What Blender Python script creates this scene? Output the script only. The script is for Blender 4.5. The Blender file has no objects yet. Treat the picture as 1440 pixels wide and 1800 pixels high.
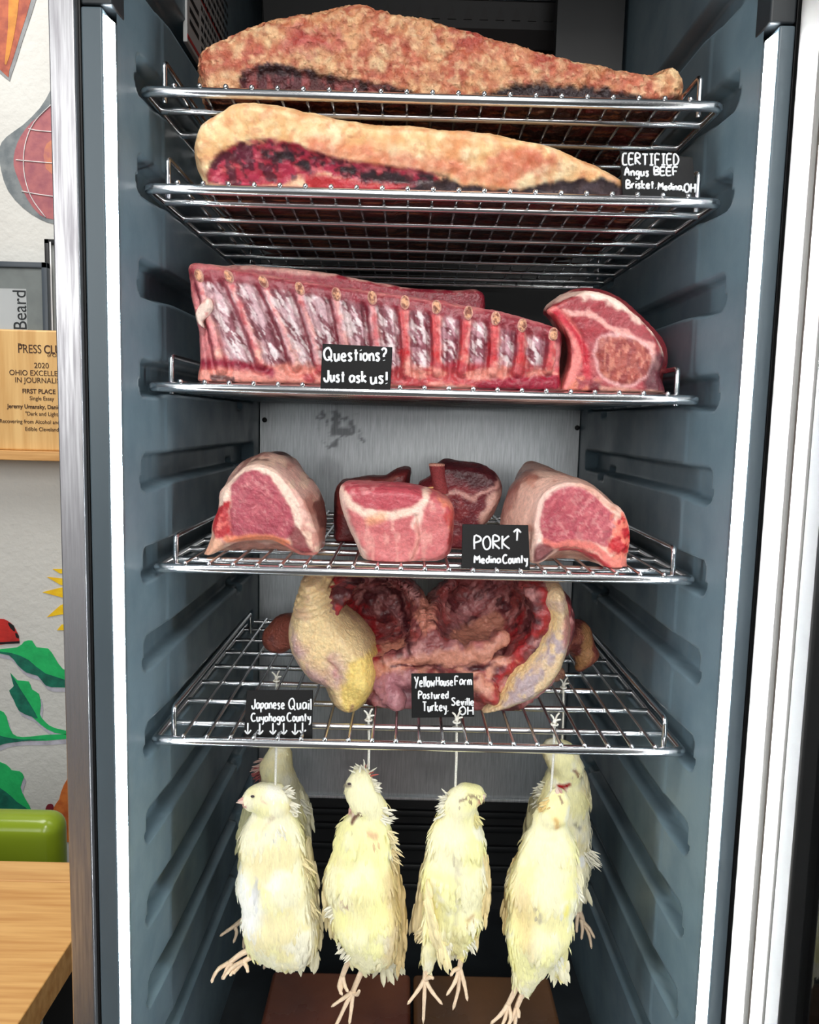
import bpy, bmesh, math, random
import numpy as np
from mathutils import Vector, Matrix
random.seed(7)
S = bpy.context.scene
COL = S.collection
# ---------------------------------------------------------------- camera
FOC = 1400.0
def cam_axes(p, y, r):
    cy, sy, cp, sp, cr, sr = np.cos(y), np.sin(y), np.cos(p), np.sin(p), np.cos(r), np.sin(r)
    fwd = np.array([sy*cp, cy*cp, -sp]); right = np.array([cy, -sy, 0]); down = np.cross(fwd, right)
    return np.array([cr*right+sr*down, -sr*right+cr*down, fwd])
CM = cam_axes(.1129, .0048, -.025)
CC = np.array([-.0191, -.761, -.0276])
cam = bpy.data.objects.new('camera', bpy.data.cameras.new('camera')); COL.objects.link(cam)
cam.data.sensor_fit = 'VERTICAL'; cam.data.sensor_height = 36; cam.data.lens = FOC/1800*36
cam.data.clip_start = .02
R3 = Matrix((CM[0], -CM[1], -CM[2])).transposed()
cam.matrix_world = Matrix.Translation(CC) @ R3.to_4x4()
S.camera = cam
# ---------------------------------------------------------------- light and exposure
S.view_settings.view_transform = 'Standard'; S.view_settings.look = 'None'
S.view_settings.gamma = 1; S.view_settings.use_curve_mapping = False
S.view_settings.exposure = 0.0
W = bpy.data.worlds.new('room_light'); S.world = W; W.use_nodes = True
W.node_tree.nodes['Background'].inputs[0].default_value = (.86, .93, 1, 1)
W.node_tree.nodes['Background'].inputs[1].default_value = .18
LED_POWER = 235.0
def area(name, loc, target, size, power, color=(1, 1, 1)):
    d = bpy.data.lights.new(name, 'AREA'); d.shape = 'RECTANGLE'; d.size, d.size_y = size; d.energy = power; d.color = color
    o = bpy.data.objects.new(name, d); COL.objects.link(o); o.location = loc
    o.rotation_euler = (Vector(target)-Vector(loc)).to_track_quat('-Z', 'Y').to_euler(); return o
area('window_daylight', (.15, -3.4, .8), (0, 0, -.3), (.9, 1.7), 36, (1, .99, .97))
area('steel_edge_fill', (-2.0, -3.4, .8), (-.3, 0, 0), (1.3, 1.7), 30, (1, .99, .97))  # added unseen light, gives the left steel edge something bright to reflect
area('overhead_front_fill', (.05, -1.5, 1.35), (0, 0.1, -.5), (.5, .7), 22, (1, .97, .93))  # unseen fill from above, added to light the shelf fronts but not deep
area('left_wall_fill', (-1.1, .3, 1.35), (-.9, .5, -.7), (.8, .8), 22, (1, .97, .93))  # added fill for the left wall and table, no known lamp
# ---------------------------------------------------------------- maths helpers
def P(px, py, Y):
    d = CM.T@np.array([(px-720)/FOC, (py-900)/FOC, 1]); return CC+(Y-CC[1])/d[1]*d
def PZ(px, py, z):
    d = CM.T@np.array([(px-720)/FOC, (py-900)/FOC, 1]); return CC+(z-CC[2])/d[2]*d
def pr(x, y, z):
    x, y, z = x-CC[0], y-CC[1], z-CC[2]
    a = [CM[i, 0]*x+CM[i, 1]*y+CM[i, 2]*z for i in range(3)]
    return 720+FOC*a[0]/a[2], 900+FOC*a[1]/a[2]
def mpp(Y): return (Y-CC[1])/FOC          # metres per pixel at depth plane Y
_rs = np.random.RandomState(5); _lat = _rs.rand(32, 32, 32).astype(np.float32)
def vn(p, s, seed=0):
    q = np.asarray(p, np.float64)*s+seed*7.31; i = np.floor(q).astype(int); f = q-i; f = f*f*(3-2*f)
    r = 0
    for dx in (0, 1):
        for dy in (0, 1):
            for dz in (0, 1):
                w = (f[..., 0] if dx else 1-f[..., 0])*(f[..., 1] if dy else 1-f[..., 1])*(f[..., 2] if dz else 1-f[..., 2])
                r = r+w*_lat[(i[..., 0]+dx) % 32, (i[..., 1]+dy) % 32, (i[..., 2]+dz) % 32]
    return r
def fbm(p, s, seed=0, o=3):
    r = 0; a = .5; t = 0
    for k in range(o):
        r = r+a*vn(p, s*2.03**k, seed+k*3); t += a; a *= .55
    return r/t
def sst(a, b, x):
    t = np.clip((x-a)/(b-a+1e-12), 0, 1); return t*t*(3-2*t)
def sm(poly, n=4, closed=True):
    p = np.array(poly, float); N = len(p); out = []
    for i in range(N if closed else N-1):
        if closed: a, b, c, d = p[i-1], p[i], p[(i+1) % N], p[(i+2) % N]
        else: a, b, c, d = p[max(i-1, 0)], p[i], p[i+1], p[min(i+2, N-1)]
        for k in range(n):
            t = k/n
            out.append(.5*((2*b)+(c-a)*t+(2*a-5*b+4*c-d)*t*t+(3*b-a-3*c+d)*t**3))
    if not closed: out.append(p[-1])
    return np.array(out)
def sdp(x, y, poly):                       # signed distance to a polygon, negative inside
    d = np.full(np.broadcast(x, y).shape, 1e18); s = np.ones(d.shape); N = len(poly)
    for i in range(N):
        ax, ay = poly[i]; bx_, by_ = poly[i-1]; ex, ey = bx_-ax, by_-ay; wx, wy = x-ax, y-ay
        t = np.clip((wx*ex+wy*ey)/(ex*ex+ey*ey+1e-12), 0, 1)
        d = np.minimum(d, (wx-ex*t)**2+(wy-ey*t)**2)
        c1, c2, c3 = y >= ay, y < by_, ex*wy > ey*wx
        s = np.where((c1 & c2 & c3) | (~c1 & ~c2 & ~c3), -s, s)
    return s*np.sqrt(d)
def dline(x, y, pts):
    d = np.full(np.broadcast(x, y).shape, 1e18); tt = np.zeros(d.shape); n = len(pts)-1
    for i in range(n):
        ax, ay = pts[i]; ex, ey = pts[i+1][0]-ax, pts[i+1][1]-ay
        t = np.clip(((x-ax)*ex+(y-ay)*ey)/(ex*ex+ey*ey+1e-9), 0, 1)
        q = (x-ax-ex*t)**2+(y-ay-ey*t)**2
        tt = np.where(q < d, (i+t)/n, tt); d = np.minimum(d, q)
    return np.sqrt(d), tt
def lin(c):
    c = np.asarray(c, float)/255; return np.where(c <= .04045, c/12.92, ((c+.055)/1.055)**2.4)
# ---------------------------------------------------------------- implicit surface to mesh (surface nets)
def iso(f, lo, hi, h):
    lo, hi = np.array(lo, float), np.array(hi, float)
    n = np.ceil((hi-lo)/h).astype(int)+1
    ax = [lo[i]+h*np.arange(n[i]) for i in range(3)]
    F = f(ax[0][:, None, None], ax[1][None, :, None], ax[2][None, None, :])
    F = np.broadcast_to(F, n).copy()
    F[0] = F[-1] = 1; F[:, 0] = F[:, -1] = 1; F[:, :, 0] = F[:, :, -1] = 1
    B = F < 0; m = n-1
    cnt = np.zeros(m, np.int8); acc = np.zeros(tuple(m)+(3,), np.float32)
    off = [(a, b, c) for a in (0, 1) for b in (0, 1) for c in (0, 1)]
    def sl(A, o): return A[o[0]:o[0]+m[0], o[1]:o[1]+m[1], o[2]:o[2]+m[2]]
    for o in off:
        for k in range(3):
            if o[k]: continue
            o2 = list(o); o2[k] = 1; a, b = sl(F, o), sl(F, o2); x = sl(B, o) != sl(B, o2)
            t = np.where(x, a/np.where(x, a-b, 1), 0); cnt += x
            for j in range(3): acc[..., j] += np.where(x, (t if j == k else o[j]), 0)
    msk = cnt > 0; idx = np.full(m, -1, np.int64); idx[msk] = np.arange(msk.sum())
    cells = np.argwhere(msk); V = lo+h*(cells+acc[msk]/cnt[msk][:, None])
    faces = []
    for k in range(3):
        u, v = (k+1) % 3, (k+2) % 3
        a = [slice(1, -1)]*3; b = [slice(1, -1)]*3
        a[k] = slice(0, -1); b[k] = slice(1, None)
        A, Bb = B[tuple(a)], B[tuple(b)]
        e = np.argwhere(A != Bb); sg = A[tuple(e.T)]
        e[:, u] += 1; e[:, v] += 1
        def g(du, dv):
            c = e.copy(); c[:, u] -= du; c[:, v] -= dv; return idx[tuple(c.T)]
        q = np.stack([g(1, 1), g(0, 1), g(0, 0), g(1, 0)], 1)
        q[~sg] = q[~sg][:, ::-1]; faces.append(q)
    Fc = np.concatenate(faces); return V, Fc[(Fc >= 0).all(1)]
def vnorm(V, F):
    a = np.cross(V[F[:, 2]]-V[F[:, 0]], V[F[:, 3]]-V[F[:, 1]]); N = np.zeros_like(V)
    for k in range(4): np.add.at(N, F[:, k], a)
    return N/(np.linalg.norm(N, axis=1, keepdims=True)+1e-12)
def smin(a, b, k):
    h = np.clip(.5+.5*(b-a)/k, 0, 1); return b*(1-h)+a*h-k*h*(1-h)
def rcone(x, y, z, a, b, ra, rb):          # capsule with a radius at each end
    a, b = np.array(a), np.array(b); e = b-a; l2 = (e**2).sum()+1e-12
    t = np.clip(((x-a[0])*e[0]+(y-a[1])*e[1]+(z-a[2])*e[2])/l2, 0, 1)
    return np.sqrt((x-a[0]-e[0]*t)**2+(y-a[1]-e[1]*t)**2+(z-a[2]-e[2]*t)**2)-(ra+(rb-ra)*t)
def ell(x, y, z, c, r):
    k = np.sqrt(((x-c[0])/r[0])**2+((y-c[1])/r[1])**2+((z-c[2])/r[2])**2); return (k-1)*min(r)
def pillow(poly, Yref, yf, yb, Rf, rf, Rb, rb, zrest=None, smooth=3):
    pl = sm(poly, smooth) if smooth else np.array(poly, float)
    def f(x, y, z):
        u, v = pr(x, np.full_like(x, Yref), z)
        d = sdp(u, v, pl)*mpp(Yref)
        a = np.clip((yf+Rf-y)/Rf, 0, 1); b = np.clip((y-yb+Rb)/Rb, 0, 1)
        g = d+rf*(1-np.sqrt(1-a*a*.999))+rb*(1-np.sqrt(1-b*b*.999))
        g = np.maximum(np.maximum(g, yf-y), y-yb)
        return g if zrest is None else np.maximum(g, zrest-z)
    c = np.array([P(q[0], q[1], Yref) for q in pl])
    lo = [c[:, 0].min()-.006, yf-.006, c[:, 2].min()-.006]; hi = [c[:, 0].max()+.006, yb+.006, c[:, 2].max()+.006]
    if zrest is not None: lo[2] = max(lo[2], zrest-.006)
    return f, lo, hi
def loft(secs, zrest=None, smooth=3):      # secs: (Y, outline as seen at that depth, inset in metres)
    pls = [sm(s[1], smooth) for s in secs]
    def f(x, y, z):
        D = []
        for s, pl in zip(secs, pls):
            u, v = pr(x, np.full_like(x, s[0]), z); D.append(sdp(u, v, pl)*mpp(s[0])+s[2])
        g = None; yy = y
        ys = [s[0] for s in secs]
        g = D[0]+0*y
        for i in range(len(secs)-1):
            t = np.clip((y-ys[i])/(ys[i+1]-ys[i]), 0, 1); t = t*t*(3-2*t)
            g = np.where(y >= ys[i], D[i]*(1-t)+D[i+1]*t, g)
        g = np.maximum(np.maximum(g, ys[0]-y), y-ys[-1])
        return g if zrest is None else np.maximum(g, zrest-z)
    c = np.concatenate([np.array([P(q[0], q[1], s[0]) for q in pl]) for s, pl in zip(secs, pls)])
    lo = [c[:, 0].min()-.006, secs[0][0]-.006, c[:, 2].min()-.006]; hi = [c[:, 0].max()+.006, secs[-1][0]+.006, c[:, 2].max()+.006]
    if zrest is not None: lo[2] = max(lo[2], zrest-.006)
    return f, lo, hi
# colour of a surface, region by region: each layer is a dict with a colour and a mask
def paint(V, Yref, base, layers, N=None):
    u, v = pr(V[:, 0], np.full(len(V), Yref), V[:, 2])
    C = np.tile(lin(base), (len(V), 1))
    for L in layers:
        wp = L.get('warp', 0); uu, vv = u, v
        if wp:
            ws = L.get('ws', 110)
            uu = u+(fbm(V, ws, 11)-.5)*2*wp*1.6; vv = v+(fbm(V, ws, 29)-.5)*2*wp*1.6
        s = L.get('soft', 3); m = np.ones(len(V))
        if 'poly' in L: m = 1-sst(-s, s, sdp(uu, vv, sm(L['poly'], 3)))
        if 'line' in L:
            d, t = dline(uu, vv, L['line']); m = 1-sst(L['w']-s, L['w']+s, d)
        if 'n' in L:
            VV = V
            if 'rot' in L: cr_, sr_ = math.cos(L['rot']), math.sin(L['rot']); VV = np.stack([V[:, 0]*cr_-V[:, 2]*sr_, V[:, 1], V[:, 0]*sr_+V[:, 2]*cr_], 1)
            sc, lo, hi, seed = L['n'][:4]; st = np.array(L['n'][4]) if len(L['n']) > 4 else np.ones(3)
            m = m*sst(lo, hi, fbm(VV*st, sc, seed))
        if 'down' in L and N is not None: m = m*sst(.45, .8, -N[:, 2])  # downward faces only: underside shade painted into the brisket colour
        if 'y' in L: m = m*sst(L['y'][0], L['y'][1], V[:, 1])
        m = (m*L.get('a', 1))[:, None]; C = C*(1-m)+lin(L['c'])*m
    return C
# ---------------------------------------------------------------- mesh and object helpers
class MB:
    def __init__(s): s.V = []; s.F = []; s.C = []; s.n = 0
    def add(s, VF, c=None):
        V, F = VF; V = np.asarray(V, float)
        s.V.append(V); s.F += [tuple(int(i)+s.n for i in f) for f in F]; s.n += len(V)
        if c is not None: s.C.append(np.broadcast_to(lin(c), (len(V), 3)))
        return s
    def out(s): return np.concatenate(s.V), s.F
    def col(s): return np.concatenate(s.C) if s.C else None
def wloc(o):
    v = Vector((0, 0, 0))
    while o: v += o.location; o = o.parent
    return np.array(v)
def mk(name, VF, mat, parent=None, smooth=True, col=None, origin=None, auto=None):
    V, F = VF; V = np.asarray(V, float)
    me = bpy.data.meshes.new(name); o = bpy.data.objects.new(name, me); COL.objects.link(o)
    if parent is not None: o.parent = parent; off = wloc(parent)
    else:
        off = np.array([V[:, 0].mean(), V[:, 1].mean(), V[:, 2].min()]) if origin is None else np.array(origin, float)
        o.location = off
    me.from_pydata((V-off).tolist(), [], [tuple(map(int, f)) for f in F])
    me.materials.append(mat)
    if col is not None:
        a = me.color_attributes.new('Col', 'FLOAT_COLOR', 'POINT')
        a.data.foreach_set('color', np.concatenate([col, np.ones((len(col), 1))], 1).astype(np.float32).ravel())
    me.update()
    if smooth: me.polygons.foreach_set('use_smooth', [True]*len(me.polygons))
    if smooth and len(me.polygons) < 140 and not auto:
        w = o.modifiers.new('normals', 'WEIGHTED_NORMAL'); w.keep_sharp = True; w.weight = 100
    if auto:
        me.set_sharp_from_angle(angle=math.radians(auto))
    return o
def tag(o, label=None, cat=None, group=None, kind=None):
    if label: o['label'] = label
    if cat: o['category'] = cat
    if group: o['group'] = group
    if kind: o['kind'] = kind
    return o
def thing(name, label, cat, loc, group=None):
    o = bpy.data.objects.new(name, None); COL.objects.link(o); o.location = loc; o.empty_display_size = .02
    return tag(o, label, cat, group)
def tube(path, r, n=8, closed=False):
    p = np.array(path, float); N = len(p); r = np.broadcast_to(np.array(r, float), (N,))
    if closed: T = np.roll(p, -1, 0)-np.roll(p, 1, 0)
    else:
        T = np.empty_like(p); T[1:-1] = p[2:]-p[:-2]; T[0] = p[1]-p[0]; T[-1] = p[-1]-p[-2]
    T /= np.linalg.norm(T, axis=1, keepdims=True)+1e-12
    a = np.array([0, 0, 1.]) if abs(T[0][2]) < .9 else np.array([1., 0, 0]); V = []; F = []
    for i in range(N):
        a = a-T[i]*(a@T[i]); a /= np.linalg.norm(a)+1e-12; b = np.cross(T[i], a)
        for k in range(n):
            t = 2*math.pi*k/n; V.append(p[i]+r[i]*(math.cos(t)*a+math.sin(t)*b))
    for i in range(N if closed else N-1):
        j = (i+1) % N
        for k in range(n): F.append((i*n+k, i*n+(k+1) % n, j*n+(k+1) % n, j*n+k))
    if not closed:
        F.append(tuple(range(n-1, -1, -1))); F.append(tuple((N-1)*n+k for k in range(n)))
    return np.array(V), F
def fillet(path, r, n=5, closed=False):
    p = [np.array(q, float) for q in path]; N = len(p); out = []
    for i in range(N):
        if not closed and i in (0, N-1): out.append(p[i]); continue
        a, b, c = p[i-1], p[i], p[(i+1) % N]; u = (a-b)/np.linalg.norm(a-b); w = (c-b)/np.linalg.norm(c-b)
        for k in range(n+1):
            t = k/n; out.append(b+u*r*(1-t)**2+w*r*t*t)
    return np.array(out)
def sph(c, r, n=10):
    m = n//2; V = []; F = []; r = np.broadcast_to(np.array(r, float), (3,))
    for i in range(m+1):
        for k in range(n):
            a = math.pi*i/m; b = 2*math.pi*k/n
            V.append((c[0]+r[0]*math.sin(a)*math.cos(b), c[1]+r[1]*math.sin(a)*math.sin(b), c[2]+r[2]*math.cos(a)))
    for i in range(m):
        for k in range(n): F.append((i*n+k, (i+1)*n+k, (i+1)*n+(k+1) % n, i*n+(k+1) % n))
    return np.array(V), F
def bx(lo, hi, bev=.001, seg=2):
    b = bmesh.new(); bmesh.ops.create_cube(b, size=1)
    lo, hi = np.array(lo, float), np.array(hi, float)
    for v in b.verts: v.co = Vector((lo+hi)/2+np.array(v.co)*(hi-lo))
    if bev: bmesh.ops.bevel(b, geom=b.edges[:], offset=bev, segments=seg, affect='EDGES', profile=.5)
    b.verts.ensure_lookup_table(); V = np.array([v.co[:] for v in b.verts]); F = [tuple(v.index for v in f.verts) for f in b.faces]
    b.free(); return V, F
def prism(pts, d):                          # polygon (3-D points) pushed along d
    p = np.array(pts, float); d = np.array(d, float); n = len(p)
    V = np.concatenate([p, p+d]); F = [tuple(range(n)), tuple(range(2*n-1, n-1, -1))]
    F += [(i, i+n, (i+1) % n+n, (i+1) % n) for i in range(n)]
    b = bmesh.new(); vs = [b.verts.new(v) for v in V]
    for f in F:
        try: b.faces.new([vs[i] for i in f])
        except ValueError: pass
    bmesh.ops.recalc_face_normals(b, faces=b.faces[:]); bmesh.ops.triangulate(b, faces=[f for f in b.faces if len(f.verts) > 4])
    b.verts.index_update(); out = (np.array([v.co[:] for v in b.verts]), [tuple(v.index for v in f.verts) for f in b.faces]); b.free(); return out
def copy_tree(o, parent=None):
    c = o.copy(); COL.objects.link(c); c.parent = parent
    for ch in list(o.children): copy_tree(ch, c)
    return c
def text_mesh(o):
    bpy.context.view_layer.update(); me = bpy.data.meshes.new_from_object(o.evaluated_get(bpy.context.evaluated_depsgraph_get())); mw = o.matrix_world
    V = np.array([(mw @ v.co)[:] for v in me.vertices]); F = [tuple(p.vertices) for p in me.polygons]
    bpy.data.objects.remove(o); bpy.data.meshes.remove(me); return V, F
# ---------------------------------------------------------------- materials
def mat(name, color=(200, 200, 200), rough=.5, metal=0, **k):
    m = bpy.data.materials.new(name); m.use_nodes = True; nt = m.node_tree; b = nt.nodes['Principled BSDF']
    b.inputs['Base Color'].default_value = (*lin(color), 1); b.inputs['Roughness'].default_value = rough; b.inputs['Metallic'].default_value = metal
    for a, v in k.items(): b.inputs[a.replace('_', ' ')].default_value = v
    return m
def nd(m, t, **k):
    n = m.node_tree.nodes.new(t)
    for a, v in k.items():
        if a in n.inputs: n.inputs[a].default_value = v
        else: setattr(n, a, v)
    return n
def lk(m, a, b): m.node_tree.links.new(a, b)
def bsdf(m): return m.node_tree.nodes['Principled BSDF']
def coords(m, scale=(1, 1, 1)):
    t = nd(m, 'ShaderNodeTexCoord'); p = nd(m, 'ShaderNodeMapping'); p.inputs['Scale'].default_value = scale
    lk(m, t.outputs['Object'], p.inputs['Vector']); return p.outputs['Vector']
def noisy(m, color2, scale=40, stretch=(1, 1, 1), lo=.4, hi=.65, bump=0, bscale=None, dist=.002, rough2=None):
    co = coords(m, stretch); n = nd(m, 'ShaderNodeTexNoise', Scale=scale, Detail=5.0); lk(m, co, n.inputs['Vector'])
    mr = nd(m, 'ShaderNodeMapRange'); mr.inputs['From Min'].default_value = lo; mr.inputs['From Max'].default_value = hi; lk(m, n.outputs['Fac'], mr.inputs['Value'])
    mx = nd(m, 'ShaderNodeMixRGB'); mx.inputs['Color1'].default_value = bsdf(m).inputs['Base Color'].default_value; mx.inputs['Color2'].default_value = (*lin(color2), 1)
    lk(m, mr.outputs[0], mx.inputs['Fac']); lk(m, mx.outputs[0], bsdf(m).inputs['Base Color'])
    if rough2 is not None:
        r = nd(m, 'ShaderNodeMapRange'); r.inputs['To Min'].default_value = bsdf(m).inputs['Roughness'].default_value; r.inputs['To Max'].default_value = rough2
        lk(m, mr.outputs[0], r.inputs['Value']); lk(m, r.outputs[0], bsdf(m).inputs['Roughness'])
    if bump:
        n2 = nd(m, 'ShaderNodeTexNoise', Scale=bscale or scale, Detail=4.0); lk(m, co, n2.inputs['Vector'])
        bp = nd(m, 'ShaderNodeBump', Strength=bump, Distance=dist); lk(m, n2.outputs['Fac'], bp.inputs['Height']); lk(m, bp.outputs[0], bsdf(m).inputs['Normal'])
    return m
def painted(name, rough=.45, bump=.5, bscale=300, dist=.0015, sss=0, var=.12, vscale=200, stretch=(1, 1, 1), spec=.5, cells=0, seam=None):
    m = mat(name, rough=rough); b = bsdf(m); b.inputs['Specular IOR Level'].default_value = spec
    at = nd(m, 'ShaderNodeVertexColor'); at.layer_name = 'Col'
    co = coords(m, stretch); n = nd(m, 'ShaderNodeTexNoise', Scale=vscale, Detail=6.0, Roughness=.65); lk(m, co, n.inputs['Vector'])
    hs = nd(m, 'ShaderNodeHueSaturation'); mr = nd(m, 'ShaderNodeMapRange')
    mr.inputs['From Min'].default_value = .3; mr.inputs['From Max'].default_value = .7; mr.inputs['To Min'].default_value = 1-var; mr.inputs['To Max'].default_value = 1+var
    lk(m, n.outputs['Fac'], mr.inputs['Value']); lk(m, mr.outputs[0], hs.inputs['Value']); lk(m, at.outputs['Color'], hs.inputs['Color']); lk(m, hs.outputs[0], b.inputs['Base Color'])
    n2 = nd(m, 'ShaderNodeTexNoise', Scale=bscale, Detail=4.0); lk(m, co, n2.inputs['Vector']); h = n2.outputs['Fac']
    if cells:
        v = nd(m, 'ShaderNodeTexVoronoi', Scale=cells); v.feature = 'SMOOTH_F1'; lk(m, co, v.inputs['Vector'])
        wn = nd(m, 'ShaderNodeTexNoise', Scale=90.0, Detail=3.0); lk(m, co, wn.inputs['Vector']); vm = nd(m, 'ShaderNodeMixRGB'); vm.inputs['Fac'].default_value = .012
        lk(m, co, vm.inputs['Color1']); lk(m, wn.outputs['Color'], vm.inputs['Color2']); lk(m, vm.outputs[0], v.inputs['Vector'])
        if seam:
            sr = nd(m, 'ShaderNodeMapRange'); sr.inputs['From Min'].default_value = .28; sr.inputs['From Max'].default_value = .62; sr.inputs['To Max'].default_value = .85; lk(m, v.outputs['Distance'], sr.inputs['Value'])
            sx = nd(m, 'ShaderNodeMixRGB', blend_type='MULTIPLY'); sx.inputs['Color2'].default_value = seam; lk(m, sr.outputs[0], sx.inputs['Fac']); lk(m, hs.outputs[0], sx.inputs['Color1']); lk(m, sx.outputs[0], b.inputs['Base Color'])
        ad = nd(m, 'ShaderNodeMath', operation='SUBTRACT'); lk(m, h, ad.inputs[0]); lk(m, v.outputs['Distance'], ad.inputs[1]); h = ad.outputs[0]
    bp = nd(m, 'ShaderNodeBump', Strength=bump, Distance=dist); lk(m, h, bp.inputs['Height']); lk(m, bp.outputs[0], b.inputs['Normal'])
    if sss: b.inputs['Subsurface Weight'].default_value = sss; b.inputs['Subsurface Radius'].default_value = (.006, .002, .001)
    return m
M = {}
M['chrome'] = mat('chrome', (225, 226, 228), .2, 1)
M['steel'] = noisy(mat('brushed_steel', (205, 205, 208), .34, 1), (165, 163, 168), 30, (14, 14, .6), .35, .7, .12, 90, .0006, .45)
M['panel'] = painted('brushed_panel', .36, .1, 60, .0006, 0, .22, 40, (10, 10, .6)); bsdf(M['panel']).inputs['Metallic'].default_value = 1
M['liner'] = noisy(mat('liner_plastic', (103, 123, 133), .33), (91, 111, 122), 18, (1, 1, 1), .4, .7, .12, 350, .0006, .48)
M['liner_dark'] = noisy(mat('liner_dark_plastic', (38, 44, 48), .5), (30, 34, 38), 25, (1, 1, 1), .4, .7, .1, 300, .0005)
M['frame_grey'] = noisy(mat('frame_grey_plastic', (88, 102, 110), .38), (78, 91, 99), 14, (1, 1, .3), .4, .7, .1, 400, .0004)
M['black'] = mat('black_rubber', (14, 15, 16), .5)
M['evap'] = mat('evaporator_plastic', (21, 23, 25), .5)  # near-black albedo puts the deep interior's shade into the colour
M['white_plastic'] = noisy(mat('white_plastic', (152, 151, 148), .35), (142, 140, 138), 8, (1, 1, .4), .45, .8)
M['groove'] = mat('groove_brown', (92, 84, 78), .5)
m = M['glass'] = mat('door_glass'); nt = m.node_tree
g1 = nd(m, 'ShaderNodeBsdfTransparent', Color=(.97, .98, .98, 1)); g2 = nd(m, 'ShaderNodeBsdfGlossy', Roughness=.02); g3 = nd(m, 'ShaderNodeFresnel', IOR=1.5); g4 = nd(m, 'ShaderNodeMixShader')
lk(m, g3.outputs[0], g4.inputs[0]); lk(m, g1.outputs[0], g4.inputs[1]); lk(m, g2.outputs[0], g4.inputs[2]); lk(m, g4.outputs[0], nt.nodes['Material Output'].inputs['Surface'])
M['card'] = noisy(mat('black_card', (9, 9, 10), .45, 0, Specular_IOR_Level=.18), (14, 14, 15), 30)
M['ink'] = mat('white_ink', (244, 246, 248), .6)
M['string'] = noisy(mat('cotton_string', (240, 238, 228), .9), (214, 210, 196), 900)
M['fat_beef'] = painted('aged_fat_surface', .42, 1.0, 260, .0034, 0, .22, 190, cells=150, seam=(.70, .42, .34, 1))
M['fat_pale'] = painted('pale_fat_surface', .4, .7, 220, .002, 0, .14, 160, cells=120, seam=(.86, .66, .52, 1))
M['meat'] = painted('raw_meat', .30, .7, 330, .0015, 0, .2, 240)
M['rib'] = painted('rib_meat', .28, .8, 300, .0016, 0, .28, 220)
M['bone'] = painted('cut_bone', .55, 1.0, 800, .0014, 0, .4, 600)
M['skin'] = painted('poultry_skin', .34, .8, 420, .0016, 0, .2, 260, cells=260, seam=(.93, .85, .8, 1))
M['feather'] = painted('feathers', .85, .7, 700, .0012, 0, .09, 500, (1, 1, .18), spec=.15)
M['foot'] = painted('bird_foot', .55, .6, 900, .0006, 0, .1, 500)
m = M['led'] = mat('led_diffuser', (255, 255, 255), .4); bsdf(m).inputs['Emission Color'].default_value = (.93, .98, 1, 1); bsdf(m).inputs['Emission Strength'].default_value = LED_POWER
M['salt'] = noisy(mat('salt_block', (112, 62, 44), .3), (150, 104, 78), 9, (1, 1, 1), .42, .68, .25, 40, .002, .5)
M['wall'] = noisy(mat('painted_wall', (206, 206, 201), .8), (198, 197, 192), 3, bump=.5, bscale=70, dist=.004)
M['floor'] = noisy(mat('room_floor', (70, 66, 64), .5), (58, 55, 54), 6)
M['ceil'] = mat('ceiling_paint', (225, 225, 222), .8)
def wood(name, c1, c2, st, sc=7):
    return noisy(mat(name, c1, .42), c2, sc, st, .38, .66, .08, 40, .0006)
M['oak'] = wood('oak_table', (222, 172, 104), (196, 140, 76), (.9, 16, 10), 6)
M['plaque'] = wood('plaque_wood', (226, 186, 122), (206, 160, 96), (14, 10, .9), 5)
M['shelfwood'] = wood('ledge_wood', (222, 172, 108), (190, 138, 78), (1, 14, 14), 6)
M['engrave'] = mat('engraved_brown', (62, 36, 20), .7)
M['green_vinyl'] = noisy(mat('green_vinyl', (134, 156, 34), .22), (120, 142, 28), 6, bump=.1, bscale=20)
M['frame_blue'] = mat('picture_frame_paint', (62, 70, 78), .35)
M['mat_board'] = noisy(mat('mat_board', (170, 174, 172), .7), (158, 162, 160), 30)
M['paper'] = mat('white_paper', (246, 246, 246), .7)
M['black_paint'] = mat('black_paint', (20, 20, 22), .4)
def flat(name, c, c2=None, sc=40): return noisy(mat(name, c, .7), c2 or tuple(int(v*.86) for v in c), sc, bump=.4, bscale=90, dist=.002)
# ---------------------------------------------------------------- the room
WY = 1.1
def plane(a, b, c, d): return np.array([a, b, c, d], float), [(0, 1, 2, 3)]
tag(mk('wall_back', bx((-3, WY, -1.47), (3, WY+.1, 1.4), 0), M['wall'], smooth=False), kind='structure')
tag(mk('floor', bx((-3, -4.5, -1.52), (3, WY+.1, -1.47), 0), M['floor'], smooth=False), kind='structure')
tag(mk('wall_right', bx((1.5, -4.5, -1.47), (1.6, WY, 1.4), 0), M['liner_dark'], smooth=False), kind='structure')
def wp(px, py, off=.0015): return P(px, py, WY-off)
def mural(parent, name, pts, material, off=.0015, smooth=2, label=None):
    q = sm(pts, smooth) if smooth else np.array(pts, float)
    o = mk(name, prism([wp(a, b, off) for a, b in q], (0, .001, 0)), material, parent, smooth=False)
    if label: o['label'] = label
    return o
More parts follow.
